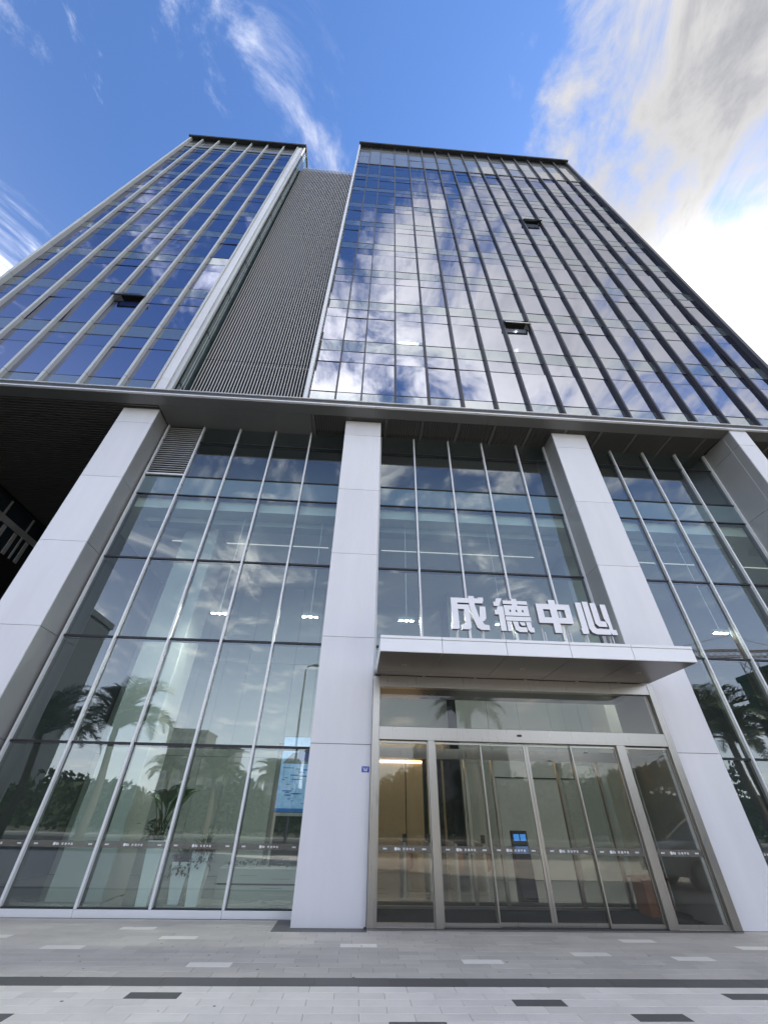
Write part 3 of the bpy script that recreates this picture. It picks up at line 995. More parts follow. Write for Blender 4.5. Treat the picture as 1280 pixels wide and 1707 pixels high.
# ---- undercroft on the left
uc = MB().box(-18.6, -9.1, 14.0, 14.3, 0, 13.5).build('undercroft_wall', M_black, B)
ww = MB().box(-17.2, -16.75, -0.2, 14, 0, 13.3).build('wing_wall', M_gask, B)
for k in range(7):
    y = 1.2 + k * 1.55
    shared_box('window_frame', 0.05, 0.09, 2.2, M_louv, ww, (-16.72, y, 12.0))
    shared_box('window_frame', 0.05, 1.46, 0.30, M_louv, ww, (-16.72, y + 0.775, 12.2))
    shared_box('window_frame', 0.05, 0.20, 1.1, M_louv, ww, (-16.72, y + 0.40, 11.45))
    shared_box('window_frame', 0.05, 0.20, 1.1, M_louv, ww, (-16.72, y + 1.12, 11.45))
    shared_box('wing_pane', 0.02, 1.44, 2.2, M_win, ww, (-16.74, y + 0.775, 12.0))

# ---- entrance portal
PY = -0.12
E_ = MB()
E_.box(0.345, 0.50, PY, 0.10, 0.0, 4.20)
E_.box(6.95, 7.11, PY, 0.10, 0.0, 4.20)
E_.box(1.56, 1.70, PY + 0.01, 0.08, 0.0, 3.148)
E_.box(5.76, 5.95, PY + 0.01, 0.08, 0.0, 3.148)
E_.box(0.50, 6.95, PY + 0.004, 0.09, 2.895, 3.145)
E_.box(0.50, 6.95, PY + 0.006, 0.09, 3.97, 4.215)
E_.box(0.50, 1.56, PY + 0.02, 0.06, 0.0, 0.03)
E_.box(1.70, 5.76, PY + 0.015, 0.075, 0.0, 0.022)
E_.box(5.95, 6.95, PY + 0.02, 0.06, 0.0, 0.03)
portal = E_.build('entrance_portal', M_steel, B, bevel=0.004)
portal['label'] = 'stainless steel sliding door portal under the canopy'
MB().box(0.52, 6.93, PY + 0.012, PY + 0.02, 2.898, 2.915).build('header_line', M_gask, portal)
MB().box(3.55, 3.65, PY - 0.022, PY + 0.004, 3.01, 3.05).build('door_sensor', M_blackp, portal, bevel=0.005)
MB().box(5.06, 5.14, 0.02, 0.06, 2.74, 2.77).build('door_sensor', M_blackp, portal)
# transom glazing
for a, b in ((0.505, 2.5), (2.5, 4.75), (4.75, 6.945)):
    pane('transom_pane', a + 0.003, b - 0.003, 3.15, 3.965, -0.02, M_door, portal, 0.02, 0.0006)


def leaf(name, x0, x1, y, slim=0.045, top=2.87, bot=0.03, fixed=False):
    fr = MB()
    d = 0.02
    s = slim
    fr.box(x0, x0 + s, y - d, y + d, bot, top)
    fr.box(x1 - s, x1, y - d, y + d, bot, top)
    fr.box(x0 + s, x1 - s, y - d, y + d, top - 0.035, top)
    fr.box(x0 + s, x1 - s, y - d, y + d, bot, bot + 0.06)
    o = fr.build(name, M_steel, B, bevel=0.002)
    pane('door_pane', x0 + s - 0.005, x1 - s + 0.005, bot + 0.055, top - 0.03, y, M_door, o, 0.012, 0.0008)
    strip_on(o, x0 + s + 0.002, x1 - s - 0.002, y - 0.009, 1.08)
    return o


leaf('side_light', 0.503, 1.557, -0.03, 0.02)
leaf('side_light', 5.953, 6.947, -0.03, 0.02)
leaf('door_leaf', 1.705, 2.735, -0.02, 0.028)
leaf('door_leaf', 4.73, 5.755, -0.02, 0.028)
leaf('door_leaf', 2.69, 3.735, 0.035, 0.05)
leaf('door_leaf', 3.74, 4.78, 0.035, 0.05)
# inner door line
ip = MB()
ip.box(0.345, 7.1, 1.66, 1.76, 2.73, 2.95)
for x in (0.36, 1.95, 2.72, 3.4, 5.05, 6.1, 7.0):
    ip.box(x, x + 0.07, 1.665, 1.755, 0.03, 2.73)
ip.box(0.345, 7.1, 1.67, 1.75, 0.029, 0.07)
inner = ip.build('inner_portal', M_steel, B)
for a, b in ((0.43, 1.95), (2.02, 2.72), (2.79, 3.4), (5.12, 6.1), (6.17, 7.0)):
    pane('inner_pane', a, b, 0.08, 2.72, 1.71, M_door, inner, 0.012, 0.001)
MB().box(0.345, 7.1, 0.11, 1.64, 4.10, 4.18).build('vestibule_ceiling', M_cansoff, inner)
MB().box(0.32, 0.343, 0.11, 1.7, 0.03, 4.1).build('vestibule_wall', M_steel, inner)
MB().box(7.112, 7.135, 0.11, 1.7, 0.03, 4.1).build('vestibule_wall', M_side, inner)
MB().box(0.345, 7.1, 0.80, 0.90, 4.2, 4.6).build('vestibule_header', M_gask, inner)

# ---- canopy
CX0, CX1, CY0, CZ = 0.395, 7.03, -1.85, 4.222
can = MB().box(CX0 + 0.03, CX1 - 0.03, CY0 + 0.03, -0.125, CZ + 0.02, CZ + 0.31).build('canopy', M_gask, B)
can['label'] = 'flat silver metal entrance canopy carrying the sign'
fx = [CX0, 1.67, 3.01, 4.36, 5.69, CX1]
for a, b in zip(fx, fx[1:]):
    shared_box('fascia_panel', b - a - 0.008, 0.03, 0.262, M_alu, can, ((a + b) / 2, CY0 + 0.015, CZ + 0.135), 0.004)
    shared_box('fascia_cap', b - a - 0.008, 0.20, 0.06, M_alu, can, ((a + b) / 2, CY0 + 0.085, CZ + 0.30), 0.006)
    MB().box(a + 0.006, b - 0.006, CY0 + 0.045, -0.42, CZ + 0.002, CZ + 0.018).build('soffit_panel', M_cansoff, can)
    MB().box(a + 0.006, b - 0.006, -0.412, -0.128, CZ + 0.002, CZ + 0.018).build('soffit_panel', M_cansoff, can)
MB().box(CX0 + 0.01, CX1 - 0.01, CY0 + 0.034, -0.126, CZ + 0.012, CZ + 0.022).build('soffit_joint', M_alu2, can)
for xs_ in (CX0 + 0.012, CX1 - 0.012):
    shared_box('fascia_panel', 0.024, 1.69, 0.262, M_alu, can, (xs_, -0.972, CZ + 0.135), 0.004)
MB().box(CX0 + 0.02, CX1 - 0.02, CY0 + 0.19, 0.70, CZ + 0.312, CZ + 0.33).build('canopy_deck', M_ledge, can)
for x in (0.98, 3.62, 6.28):
    MB().tube([(x, -0.95, CZ - 0.003), (x, -0.95, CZ + 0.012)], 0.045, 16).build('downlight_rim', M_alu2, can)
    MB().tube([(x, -0.95, CZ - 0.006), (x, -0.95, CZ + 0.008)], 0.032, 16).build('downlight_lens', M_blackp, can)

# ------------------------------------------------------------------ sign on the canopy
sg = empty('building_sign', (3.75, -1.66, CZ + 0.33))
tag(sg, 'four raised white Chinese characters on thin posts above the canopy', 'sign')
LW, LH, LZ, LY = 0.775, 0.765, 4.80, -1.66
for i, (gph, lx) in enumerate(zip(GLYPHS, (1.965, 2.93, 3.90, 4.83))):
    b = MB()
    for j, pts in enumerate(gph):
        poly_ext(b, [(lx + px * LW - 3.75, LZ + pz * LH - CZ - 0.33) for px, pz in pts], -0.045 - 0.0004 * j, 0.045, 0, 1)
    b.build('sign_character', [M_letter, M_letside], sg)
    ps = MB()
    for q in (0.13, 0.86) if i != 1 else (0.18, 0.92):
        ps.tube([(lx + q * LW - 3.75, 0.02, 0.0), (lx + q * LW - 3.75, 0.02, LZ - CZ - 0.30)], 0.013, 8)
        ps.tube([(lx + q * LW - 3.75, 0.13, 0.0), (lx + q * LW - 3.75, 0.13, LZ - CZ - 0.10)], 0.02, 8)
    ps.tube([(lx - 3.75 + 0.1, 0.07, LZ - CZ - 0.12), (lx - 3.75 + LW - 0.1, 0.07, LZ - CZ - 0.12)], 0.012, 6)
    ps.build('support_post', M_alu2, sg)

# house number plate
pl = empty('number_plate', (0.23, -0.002, 2.345))
tag(pl, 'small blue house number plate with white characters on white column', 'plate')
MB().box(-0.078, 0.078, -0.006, 0.0, -0.052, 0.052).build('plate', M_plate, pl, bevel=0.002)
pr = MB()
for pts in ([(-0.055, 0.03), (-0.04, 0.035), (-0.022, 0.0), (-0.036, -0.035), (-0.048, -0.035), (-0.035, -0.002)],
            [(-0.008, 0.03), (0.006, 0.03), (0.006, 0.008), (-0.008, 0.008)], [(-0.014, 0.0), (0.012, 0.0), (0.012, -0.034), (-0.014, -0.034)],
            [(0.035, 0.034), (0.052, 0.034), (0.038, 0.0), (0.036, -0.035), (0.022, -0.035), (0.022, 0.0)]):
    poly_ext(pr, pts, -0.0085, -0.0055, 0, 0)
pr.build('lettering', M_print, pl)

# ------------------------------------------------------------------ lobby furniture
def blade_leaf(b, base, yaw, length, width, up, droop, n=6, mi=0, twist=0.0):
    d = Vector((math.cos(yaw), math.sin(yaw), 0))
    s = Vector((-math.sin(yaw), math.cos(yaw), 0))
    if twist:
        s = (s * math.cos(twist) + Vector((d.x * 0.4, d.y * 0.4, 0.8)) * math.sin(twist)).normalized()
    prev = None
    p = Vector(base)
    ang = up
    for i in range(n + 1):
        t = i / n
        w = width * max(0.06, math.sin(math.pi * min(1, 0.08 + t * 0.95)) ** 0.8)
        nrm = Vector((0, 0, 1)) * 0.15 * w
        cur = [tuple(p - s * w / 2 + nrm), tuple(p), tuple(p + s * w / 2 + nrm)]
        if prev:
            b.quad([prev[0], prev[1], cur[1], cur[0]], mi)
            b.quad([prev[1], prev[2], cur[2], cur[1]], mi)
        prev = cur
        p = p + (d * math.cos(ang) + Vector((0, 0, 1)) * math.sin(ang)) * (length / n)
        ang -= droop / n


def planter(x, y, w_top, w_bot, h, label, kind):
    root = empty('potted_plant', (x, y, 0.02))
    tag(root, label, 'potted plant', 'tall white planters behind the glass')
    a, c = w_top / 2, w_bot / 2
    p = MB()
    p.hexa([(-c, -c, 0), (c, -c, 0), (c, c, 0), (-c, c, 0), (-a, -a, h - 0.03), (a, -a, h - 0.03), (a, a, h - 0.03), (-a, a, h - 0.03)])
    pot = p.build('pot', M_pot, root, bevel=0.008)
    q = MB()
    for (x0, x1, y0, y1) in ((-a, a, -a, -a + 0.02), (-a, a, a - 0.02, a), (-a, -a + 0.02, -a + 0.02, a - 0.02), (a - 0.02, a, -a + 0.02, a - 0.02)):
        q.box(x0, x1, y0, y1, h - 0.03, h)
    q.build('rim', M_pot, pot)
    MB().box(-a + 0.02, a - 0.02, -a + 0.02, a - 0.02, h - 0.028, h - 0.015).build('soil', M_soil, root)
    rnd = random.Random(int(x * 100))
    if kind == 'palm':
        for i in range(13):
            b = MB()
            yaw = i * 2.4 + rnd.uniform(-0.3, 0.3)
            up = R(rnd.uniform(62, 88))
            sl_ = rnd.uniform(0.35, 0.85)
            base = Vector((rnd.uniform(-0.06, 0.06), rnd.uniform(-0.06, 0.06), h - 0.03))
            tip = base + Vector((math.cos(yaw) * math.cos(up), math.sin(yaw) * math.cos(up), math.sin(up))) * sl_
            b.tube([base, tip], 0.008, 5)
            blade_leaf(b, tip, yaw, rnd.uniform(0.40, 0.58), rnd.uniform(0.19, 0.27), up - R(10), R(60), 6, twist=rnd.uniform(-1, 1))
            b.build('leaf', M_leaf, root)
        fl = MB()
        for i in range(220):
            blade_leaf(fl, (rnd.gauss(-0.12, 0.10), rnd.gauss(0, 0.1), h + rnd.uniform(-0.05, 0.33)), rnd.uniform(0, 6.3), rnd.uniform(0.06, 0.14), 0.05, R(rnd.uniform(-10, 60)), R(60), 3)
        fl.build('foliage', M_leaf, root)['kind'] = 'stuff'
    else:
        for i in range(46):
            b = MB()
            blade_leaf(b, (rnd.uniform(-0.06, 0.06), rnd.uniform(-0.06, 0.06), h - 0.03), i * 2.4 + rnd.uniform(-.2, .2), rnd.uniform(0.32, 0.58), 0.032, R(rnd.uniform(40, 85)), R(rnd.uniform(40, 100)), 7)
            b.build('leaf', M_leaf2 if kind == 'grass' else M_leaf, root)
        fl = MB()
        for i in range(260):
            an = rnd.uniform(0, 6.3)
            rr = rnd.uniform(0.3, 1.25) * a
            blade_leaf(fl, (rr * math.cos(an), rr * math.sin(an), h + rnd.uniform(-0.22, 0.12) * (rr / a)), an + rnd.uniform(-.5, .5), rnd.uniform(0.07, 0.15), 0.05, R(rnd.uniform(-50, 40)), R(70), 3, mi=0 if rnd.random() < 0.6 else 1)
        fl.build('foliage', [M_leaf, M_flower], root)['kind'] = 'stuff'
    return root


planter(-4.20, 1.75, 0.36, 0.22, 1.05, 'tallest white tapered planter with broad upright leaves', 'palm')
planter(-3.22, 1.80, 0.36, 0.22, 0.86, 'white tapered planter with thin arching grass leaves', 'grass')
planter(-3.66, 2.05, 0.38, 0.22, 0.68, 'lowest white planter with trailing reddish foliage', 'trail')

ct = empty('reception_counter', (-1.9, 2.85, 0.02))
tag(ct, 'long low white counter with a dark groove inside the lobby', 'counter')
MB().box(-1.1, 1.6, -0.3, 0.3, 0.0, 0.245).build('base', M_white, ct)
MB().box(-1.08, 1.58, -0.26, 0.28, 0.245, 0.275).build('groove', M_gask, ct)
MB().box(-1.1, 1.6, -0.31, 0.31, 0.275, 0.54).build('top', M_white, ct, bevel=0.01)
hd = MB()
rnd = random.Random(5)
for i in range(220):
    blade_leaf(hd, (rnd.uniform(-1.0, 1.5), rnd.uniform(-0.1, 0.2), 0.54 + rnd.uniform(0, 0.10)), rnd.uniform(0, 6.3), 0.08, 0.04, R(rnd.uniform(0, 80)), R(60), 2)
hd.build('low_planting', M_leaf, ct)['kind'] = 'stuff'

db = empty('display_board', (-1.45, 3.3, 0.02))
tag(db, 'blue and white printed information board on a dark stand', 'display board')
MB().box(-0.72, -0.60, -0.02, 0.06, 0, 3.15).build('post', M_soffit, db)
MB().box(-0.60, 0.65, 0.0, 0.05, 1.57, 3.32).build('panel', M_blackp, db)
M_pp = basic('board_print', (0.30, 0.45, 0.66), 0.5, 0, 0.35, 5)
bs_ = [n_ for n_ in M_pp.node_tree.nodes if n_.type == 'BSDF_PRINCIPLED'][0]
bs_.inputs['Emission Color'].default_value = (0.16, 0.36, 0.75, 1)      # faint glow added to brighten the printed face
bs_.inputs['Emission Strength'].default_value = 0.08
pb = MB()
pb.box(-0.59, 0.64, -0.006, 0.0, 1.58, 3.31, 0)
pb.box(-0.59, 0.64, -0.009, -0.006, 1.58, 1.66, 1)
pb.box(-0.15, 0.35, -0.0095, -0.006, 2.72, 3.05, 2)
rnd = random.Random(3)
for i in range(46):
    xx, zz = rnd.uniform(-0.52, 0.5), rnd.uniform(1.75, 2.6)
    if rnd.random() < 0.5:
        pb.box(xx, xx + 0.008, -0.009, -0.006, zz, min(2.65, zz + rnd.uniform(0.1, 0.4)), rnd.choice((1, 3)))
    else:
        pb.box(xx, min(0.6, xx + rnd.uniform(0.05, 0.3)), -0.0085, -0.006, zz, zz + rnd.uniform(0.008, 0.03), rnd.choice((1, 2, 3)))
pb.quad([(-0.56, -0.0088, 2.66), (0.6, -0.0088, 2.66), (0.62, -0.0088, 2.9), (0.2, -0.0088, 2.95), (-0.3, -0.0088, 2.92)], 3)
pb.build('printed_face', [M_pp, basic('print_blue', (0.02, 0.16, 0.55), 0.5), basic('print_navy', (0.03, 0.06, 0.22), 0.5), basic('print_grey', (0.16, 0.18, 0.19), 0.5)], db)
MB().box(-0.55, 0.6, 0.1, 0.4, 0, 1.5).build('dark_block', M_blackp, db)  # plain dark box filling the dark opening below the board

# turnstiles
ts0 = empty('turnstile', (1.45, 4.5, 0.02))
tag(ts0, None, 'turnstile', 'turnstiles in the lobby')
MB().box(-0.035, 0.035, -0.5, 0.5, 0.0, 0.98).build('pedestal', M_alu2, ts0, bevel=0.008)
MB().box(-0.045, 0.045, -0.52, -0.38, 0.98, 1.16).build('card_reader', M_blackp, ts0, bevel=0.006)
MB().hexa([(0.04, -0.02, 0.25), (0.30, -0.02, 0.45), (0.30, 0.0, 0.45), (0.04, 0.0, 0.25), (0.04, -0.02, 0.9), (0.26, -0.02, 0.82), (0.26, 0, 0.82), (0.04, 0, 0.9)]).build('flap', M_wood, ts0)
for i, (x, lab) in enumerate(((1.45, 'leftmost slim turnstile before the gold wall'), (2.14, 'slim turnstile just left of the first steel post'), (2.85, 'slim turnstile before the dark lift doors'), (3.62, 'rightmost slim turnstile by the pale wall'))):
    t_ = ts0 if i == 0 else copy_tree(ts0)
    t_.location = (x, 4.5, 0.02)
    t_['label'] = lab

ks = empty('visitor_kiosk', (4.22, 2.75, 0.02))
tag(ks, 'black self service kiosk with two blue screens behind the doors', 'kiosk')
MB().hexa([(-0.2, -0.15, 0), (0.2, -0.15, 0), (0.2, 0.15, 0), (-0.2, 0.15, 0), (-0.2, -0.05, 1.0), (0.2, -0.05, 1.0), (0.2, 0.15, 1.0), (-0.2, 0.15, 1.0)]).build('cabinet', M_blackp, ks, bevel=0.01)
MB().box(-0.2, 0.2, -0.02, 0.1, 1.0, 1.30).build('head', M_blackp, ks, bevel=0.01)
for z in (0.86, 1.10):
    for x in (-0.155, 0.015):
        MB().box(x, x + 0.14, -0.075 if z < 1 else -0.026, -0.02, z, z + 0.13).build('screen', M_scr, ks)
MB().box(-0.15, 0.15, -0.155, -0.14, 0.08, 0.2).build('printer_slot', M_ledge, ks)

dk = empty('wooden_desk', (6.35, 1.15, 0.03))
tag(dk, 'brown wooden guard desk behind the right hand pane', 'desk')
MB().box(-0.26, 0.26, -0.2, 0.25, 0, 0.56).build('front', M_wood, dk, bevel=0.006)
MB().box(-0.30, 0.30, -0.24, 0.29, 0.56, 0.60).build('top', M_wood, dk, bevel=0.006)
MB().tube([(0.05, -0.1, 0.6), (0.12, -0.1, 0.68), (0.2, -0.1, 0.66)], 0.01, 6).build('handle', M_alu, dk)

pf = empty('wall_frame', (5.9, 6.57, 2.95))
tag(pf, 'thin dark rectangular frame on the pale lobby wall', 'frame')
f_ = MB()
for q in ((-1.0, 1.9, -0.28, -0.25), (-1.0, 1.9, 0.45, 0.48), (-1.0, -0.97, -0.25, 0.45), (1.87, 1.9, -0.25, 0.45)):
    f_.box(q[0], q[1], -0.02, 0.01, q[2], q[3])
f_.build('border', M_gask, pf)
MB().box(-0.97, 1.87, 0.0, 0.008, -0.25, 0.45).build('panel', M_white, pf)

# ------------------------------------------------------------------ across the street: what the glass reflects
def frond_mesh(seed, L=3.2):
    rnd = random.Random(seed)
    b = MB()
    pts = []
    p = Vector((0, 0, 0)); ang = R(62)
    n = 14
    for i in range(n + 1):
        pts.append(p.copy())
        p = p + Vector((math.cos(ang), 0, math.sin(ang))) * (L / n)
        ang -= R(8.2) * (0.6 + i / n)
    b.tube(pts, [0.05 * (1 - 0.85 * i / n) for i in range(n + 1)], 5)
    for i in range(1, n * 4):
        t = i / (n * 4)
        k = t * n
        a = int(k)
        q = pts[a].lerp(pts[a + 1], k - a)
        d = (pts[a + 1] - pts[a]).normalized()
        ll = 0.78 * math.sin(math.pi * (0.12 + 0.86 * t)) ** 0.7
        for s in (-1, 1):
            dirv = (d * 0.55 + Vector((0, s * 0.8, 0)) + Vector((0, 0, rnd.uniform(-0.15, 0.35)))).normalized()
            e = q + dirv * ll
            e2 = e + Vector((0, 0, -0.12 * ll))
            wv = d * 0.022
            b.quad([q - wv, q + wv, q + dirv * ll * 0.6 + wv * 0.8, e2, q + dirv * ll * 0.6 - wv * 0.8])
    return b.mesh('frond', M_frond)


FR = [frond_mesh(1), frond_mesh(2, 2.8), frond_mesh(3, 3.5)]


def palm(x, y, h, label, sc=1.0, seed=1):
    rnd = random.Random(seed)
    root = empty('palm_tree', (x, y, -0.15))
    tag(root, label, 'palm tree', 'palm trees along the street')
    b = MB()
    n = 16
    b.tube([(0.12 * math.sin(i * 0.3), 0.05 * math.sin(i * .5), h * i / n) for i in range(n + 1)], [0.26 - 0.08 * i / n + (0.012 if i % 2 else 0) for i in range(n + 1)], 10)
    b.build('trunk', M_trunk, root, smooth=True)
    for i in range(28):
        yaw = i * 2.39996
        lift = 0.9 - 1.75 * (i / 28) + rnd.uniform(-.1, .1)
        s_ = sc * rnd.uniform(0.85, 1.1)
        link('frond', FR[i % 3], root, (0.12 * math.sin(n * .3), 0.05 * math.sin(n * .5), h - 0.1), (0, -lift * 0.7, yaw), (s_, s_, s_))
    return root


palm(-15.6, -19.0, 6.0, 'palm tree reflected in the leftmost tall panes', 1.35, 1)
palm(-19.5, -18.0, 5.4, 'palm tree beside the left neighbouring tower', 1.2, 2)
palm(-12.6, -32.5, 4.0, 'palm tree reflected behind the potted plants', 1.2, 3)
palm(-17.0, -33.0, 4.6, 'palm tree across the road at the left', 0.9, 4)
palm(24.4, -16.8, 6.4, 'palm tree reflected in the rightmost panes', 1.35, 5)
palm(27.5, -19.5, 6.2, 'palm tree by the green netted building', 1.0, 6)
palm(6.6, -16.0, 6.6, 'palm tree reflected in the glass over the doors', 0.85, 7)
palm(-7.0, -33.0, 4.2, 'palm tree across the road opposite the display board', 0.9, 9)
palm(31.5, -32.5, 5.5, 'palm tree across the road at the right', 1.0, 8)


def tree(x, y, h, r, label, seed):
    rnd = random.Random(seed)
    root = empty('street_tree', (x, y, -0.15))
    tag(root, label, 'tree', 'leafy trees across the road')
    b = MB()
    b.tube([(0, 0, 0), (0.05, 0, h * 0.3), (0, 0.05, h * 0.6)], [0.16, 0.12, 0.05], 8)
    for i in range(5):
        a = i * 1.3
        b.tube([(0, 0, h * 0.35), (math.cos(a) * r * .4, math.sin(a) * r * .4, h * 0.6), (math.cos(a) * r * .7, math.sin(a) * r * .7, h * .75)], [0.07, 0.04, 0.015], 5)
    b.build('trunk', M_trunk, root)
    c = MB()
    cl = [(rnd.gauss(0, r * .45), rnd.gauss(0, r * .45), h * rnd.uniform(0.25, 0.95), rnd.uniform(.5, 1) * r * .5) for _ in range(16)]
    for i in range(5200):
        cx, cy, cz, rr = rnd.choice(cl)
        d = Vector((rnd.gauss(0, 1), rnd.gauss(0, 1), rnd.gauss(0, .8))).normalized() * rr * rnd.uniform(.5, 1.05)
        p = Vector((cx, cy, cz)) + d
        u = Vector((rnd.gauss(0, 1), rnd.gauss(0, 1), rnd.gauss(0, 1))).normalized()
        w = u.orthogonal().normalized()
        s_ = rnd.uniform(.16, .30)
        c.quad([p - u * s_, p - w * s_ * .5, p + u * s_, p + w * s_ * .5])
    c.build('crown', M_crown, root)
    return root


TREE_LABELS = ['leafy tree at the far left end of the roadside row', 'leafy tree behind the leftmost palm', 'leafy tree between two palms across the road',
               'low leafy tree opposite the street lamp', 'leafy tree opposite the entrance doors', 'leafy tree opposite the right door jamb',
               'leafy tree opposite the column right of the doors', 'tall leafy tree behind the rightmost palms', 'tallest leafy tree at the right end of the roadside row']
for i, (x, y, h, r) in enumerate(((5, -37, 4.6, 2.4), (12, -36, 4.8, 2.5), (19, -36.5, 5.4, 2.6), (27, -36, 6.0, 2.8), (36, -36, 6.5, 3.0))):
    o = tree(x, y, h * 1.0, r * 1.2, TREE_LABELS[i + 4], 20 + i)


def block(name, x, y, w, d, h, mt, label, floors, cols, strips=False):
    root = empty(name, (x, y, -0.2))
    tag(root, label, 'building', 'distant buildings across the street')
    MB().box(-w / 2, w / 2, -d / 2, d / 2, 0, h).build('body', mt, root)
    MB().box(-w / 2 - 0.3, w / 2 + 0.3, -d / 2 - 0.3, d / 2 + 0.3, h, h + 1.0).build('roof', mt, root)
    b = MB()
    fh = h / floors
    cwid = w / cols
    for i in range(floors):
        for j in range(cols):
            b.box(-w / 2 + j * cwid + cwid * .18, -w / 2 + (j + 1) * cwid - cwid * .18, d / 2, d / 2 + 0.12, i * fh + fh * .25, i * fh + fh * .85)
    b.build('windows', M_win, root)['kind'] = 'stuff'
    if strips:
        for j in range(cols + 1):
            MB().box(-w / 2 + j * cwid - .18, -w / 2 + j * cwid + .18, d / 2, d / 2 + 0.5, 0, h + 1).build('fin', M_louv, root)
    return root


block('office_block', -57, -58, 18, 16, 29, M_bld2, 'dark neighbouring tower with vertical fins reflected at left', 9, 9, True)
block('apartment_tower', -78, -210, 17, 16, 31, M_bld, 'far pale apartment tower reflected above the planters', 10, 6)
block('apartment_tower', -62, -215, 11, 14, 25, M_bld, 'shorter far apartment tower next to the pale one', 8, 4)
block('apartment_tower', -34, -220, 14, 14, 22, M_bld, 'far tower reflected beside the display board', 7, 5)
block('apartment_tower', -14, -230, 22, 14, 27, M_bld2, 'far dark block reflected by the middle column', 8, 6)
block('construction_block', 93, -62, 26, 20, 25, M_net, 'unfinished building wrapped in green netting behind the crane', 7, 8)
block('apartment_tower', 36, -150, 30, 16, 20, M_bld2, 'long far block reflected in the doors', 6, 9)


def lattice(b, p0, p1, s, n, r):
    p0, p1 = Vector(p0), Vector(p1)
    d = (p1 - p0).normalized()
    a = Vector((0, 0, 1)) if abs(d.z) < .9 else Vector((1, 0, 0))
    u = d.cross(a).normalized() * s / 2
    w = d.cross(u).normalized() * s / 2
    cs = [u + w, u - w, -u - w, -u + w]
    for c in cs:
        b.tube([p0 + c, p1 + c], r, 4)
    for i in range(n):
        q0, q1 = p0.lerp(p1, i / n), p0.lerp(p1, (i + 1) / n)
        for k in range(4):
            b.tube([q0 + cs[k], q1 + cs[(k + 1) % 4]], r * .6, 4, cap=False)


cr_ = empty('tower_crane', (76, -64, -0.2))
tag(cr_, 'lattice tower crane reflected in the rightmost glazing', 'crane')
b = MB(); lattice(b, (0, 0, 0), (0, 0, 27), 1.6, 16, .12); b.build('mast', M_yel, cr_)
b = MB(); lattice(b, (-24, 0, 27), (12, 0, 29), 1.2, 26, .10); b.build('jib', M_yel, cr_)
b = MB(); b.tube([(0, 0, 27), (0, 0, 32)], .2, 6); b.tube([(0, 0, 32), (-18, 0, 28)], .05, 4); b.tube([(0, 0, 32), (10, 0, 29.4)], .05, 4); b.build('tie', M_yel, cr_)
MB().box(9, 12, -.8, .8, 26.6, 28.2).build('counterweight', M_bld, cr_)

sl_ = empty('street_lamp', (-3.9, -19.5, -0.15))
tag(sl_, 'slim grey street lamp reflected beside the middle column', 'street lamp')
MB().tube([(0, 0, 0), (0, 0, 1.0), (0, 0, 10.2), (0.15, 0, 10.5), (0.6, 0, 10.6)], [0.11, 0.09, 0.06, 0.05, 0.05], 10).build('pole', M_lampmetal, sl_)
MB().box(0.5, 1.15, -0.12, 0.12, 10.53, 10.66).build('lamp_head', M_lampmetal, sl_, bevel=0.03)


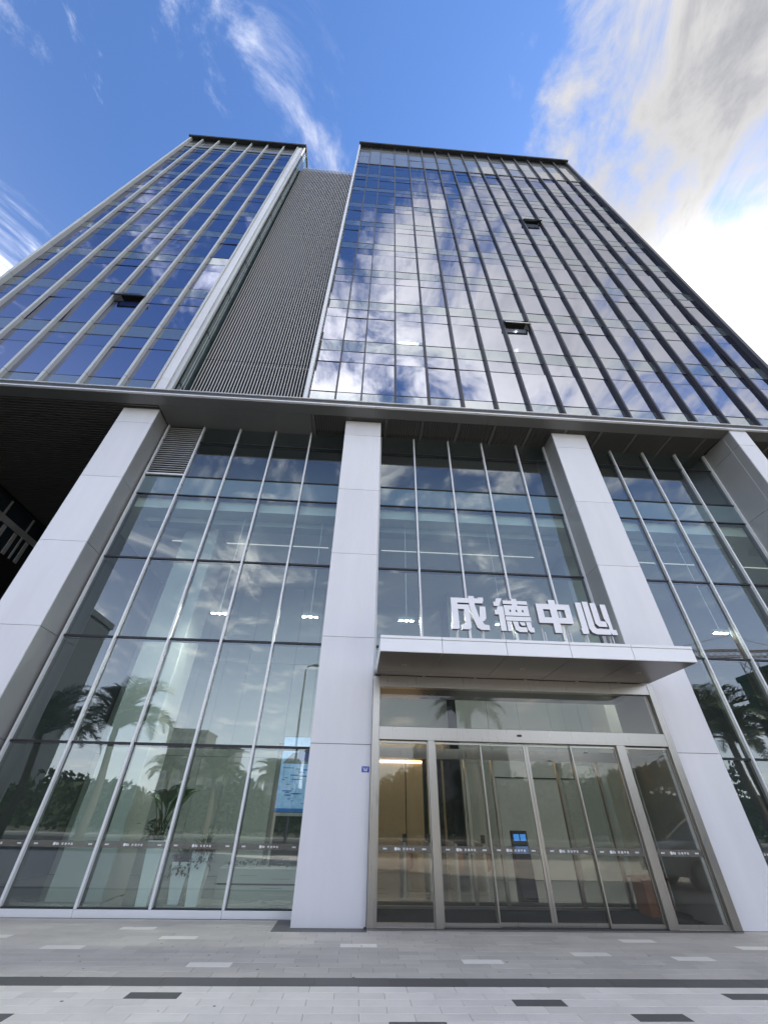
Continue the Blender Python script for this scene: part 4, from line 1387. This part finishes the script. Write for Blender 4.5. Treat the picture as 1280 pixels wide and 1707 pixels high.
def car(x, y, rz, label):
    root = empty('parked_car', (x, y, 0.0), rz)
    tag(root, label, 'car')
    # cross sections along the length: (x, half width low, z low, z belt, half width belt)
    prof = [(-2.25, .70, .45, .72, .66), (-2.15, .82, .32, .86, .78), (-1.75, .88, .28, .98, .84), (-0.95, .90, .28, 1.06, .86), (0.5, .91, .28, 1.08, .87), (1.7, .90, .28, 1.10, .86), (2.15, .84, .34, 1.04, .80), (2.25, .74, .45, .92, .70)]
    b = MB()
    rings = []
    for (px, wl, zl, zb, wb) in prof:
        n0 = len(b.v)
        b.v += [(px, -wl, zl), (px, -wl - .02, (zl + zb) / 2), (px, -wb, zb), (px, -wb * .6, zb + .03), (px, wb * .6, zb + .03), (px, wb, zb), (px, wl + .02, (zl + zb) / 2), (px, wl, zl)]
        rings.append(n0)
    for p, q in zip(rings, rings[1:]):
        for k in range(8):
            b.f.append((p + k, q + k, q + (k + 1) % 8, p + (k + 1) % 8)); b.mi.append(0)
    for p in (rings[0], rings[-1]):
        b.f.append(tuple(p + k for k in range(8))); b.mi.append(0)
    b.build('body', M_carp, root, smooth=True)
    c = MB()
    cab = [(-1.05, .80, 1.07, 1.07, .8), (-0.25, .80, 1.06, 1.60, .66), (0.3, .80, 1.07, 1.68, .66), (1.3, .80, 1.09, 1.64, .64), (2.0, .78, 1.08, 1.12, .74)]
    rg = []
    for (px, wl, zl, zt, wt) in cab:
        n0 = len(c.v)
        c.v += [(px, -wl, zl), (px, -wt, zt), (px, wt, zt), (px, wl, zl)]
        rg.append(n0)
    for p, q in zip(rg, rg[1:]):
        for k in range(3):
            c.f.append((p + k, q + k, q + k + 1, p + k + 1)); c.mi.append(0)
    c.build('windows', M_cargl, root)
    MB().hexa([(-0.22, -.64, 1.60), (1.32, -.63, 1.65), (1.32, .63, 1.65), (-0.22, .64, 1.60), (-0.15, -.6, 1.66), (1.25, -.6, 1.70), (1.25, .6, 1.70), (-0.15, .6, 1.66)]).build('roof', M_carp, root, bevel=.02)
    pl_ = MB()
    for s in (-1, 1):
        pl_.tube([(-1.1, s * .82, 1.06), (-.26, s * .68, 1.62)], .035, 6)
        pl_.tube([(0.45, s * .81, 1.08), (0.42, s * .67, 1.66)], .03, 6)
        pl_.tube([(2.0, s * .79, 1.09), (1.3, s * .66, 1.65)], .04, 6)
    pl_.build('pillar', M_carp, root)
    for (wx, wy) in ((-1.42, -.82), (-1.42, .82), (1.38, -.82), (1.38, .82)):
        w_ = MB().tube([(wx, wy - .11, .34), (wx, wy + .11, .34)], .34, 24).build('wheel', M_tyre, root)
        MB().tube([(wx, wy - .122, .34), (wx, wy + .122, .34)], .21, 16).build('rim', M_rim, w_)
    for s in (-1, 1):
        MB().box(-2.27, -2.12, s * .62 - .16, s * .62 + .16, .70, .82).build('headlight', M_cargl, root, bevel=.02)
        MB().box(-.95, -.75, s * .98 - .09, s * .98 + .09, 1.05, 1.18).build('mirror', M_carp, root, bevel=.03)
    MB().box(-2.275, -2.2, -.45, .45, .42, .62).build('grille', M_gask, root)
    return root


car(11.4, -5.6, 0.0, 'white car parked nose left on the forecourt')

# clipped hedge along the far pavement: one leafy mass
hg = MB()
rnd = random.Random(77)
for i in range(9000):
    x_, y_, z_ = rnd.uniform(-55, 60), rnd.uniform(-34.6, -33.2), rnd.uniform(0.0, 2.8) + 0.35 * math.sin(rnd.uniform(0, 6))
    u_ = Vector((rnd.gauss(0, 1), rnd.gauss(0, 1), rnd.gauss(0, 1))).normalized()
    w_ = u_.orthogonal().normalized()
    p_ = Vector((x_, y_, z_))
    s_ = rnd.uniform(.14, .28)
    hg.quad([p_ - u_ * s_, p_ - w_ * s_ * .6, p_ + u_ * s_, p_ + w_ * s_ * .6])
hg.build('hedge', M_crown)['kind'] = 'stuff'

# the far side of the street is a wooded park: one mass of foliage
pk = MB()
for i in range(22000):
    x_ = rnd.uniform(-110, 110)
    top_ = 3.9 + 0.8 * math.sin(x_ * 0.31) + 0.8 * math.sin(x_ * 0.83 + 1.0)
    p_ = Vector((x_, rnd.uniform(-58, -48), top_ * rnd.uniform(0.0, 1.0) ** 0.7))
    u_ = Vector((rnd.gauss(0, 1), rnd.gauss(0, 1), rnd.gauss(0, 1))).normalized()
    w_ = u_.orthogonal().normalized()
    s_ = rnd.uniform(.3, .6)
    pk.quad([p_ - u_ * s_, p_ - w_ * s_ * .6, p_ + u_ * s_, p_ + w_ * s_ * .6])
for k in range(-74, 74):
    x0_ = k * 1.5
    t_ = 3.9 + 0.8 * math.sin(x0_ * 0.31) + 0.8 * math.sin(x0_ * 0.83 + 1.0)
    pk.hexa([(x0_, -55, 0), (x0_ + 1.5, -55, 0), (x0_ + 1.5, -50, 0), (x0_, -50, 0), (x0_ + .3, -54, t_ * .8), (x0_ + 1.2, -54, t_ * .86), (x0_ + 1.2, -51, t_ * .83), (x0_ + .3, -51, t_ * .78)])
pk.build('park_trees', M_crown)['kind'] = 'stuff'

# worn spots trodden into the paving
gs = MB()
rnd = random.Random(12)
for i in range(60):
    x_, y_ = rnd.uniform(-4.5, 5.5), rnd.uniform(-3.85, 0.3)
    r_ = rnd.uniform(0.008, 0.022)
    gs.quad([(x_ + r_ * rnd.uniform(.7, 1.2) * math.cos(a * math.pi / 4), y_ + r_ * rnd.uniform(.7, 1.2) * math.sin(a * math.pi / 4), 0.003) for a in range(8)])
gs.build('gum_spots', M_tiled)['kind'] = 'stuff'
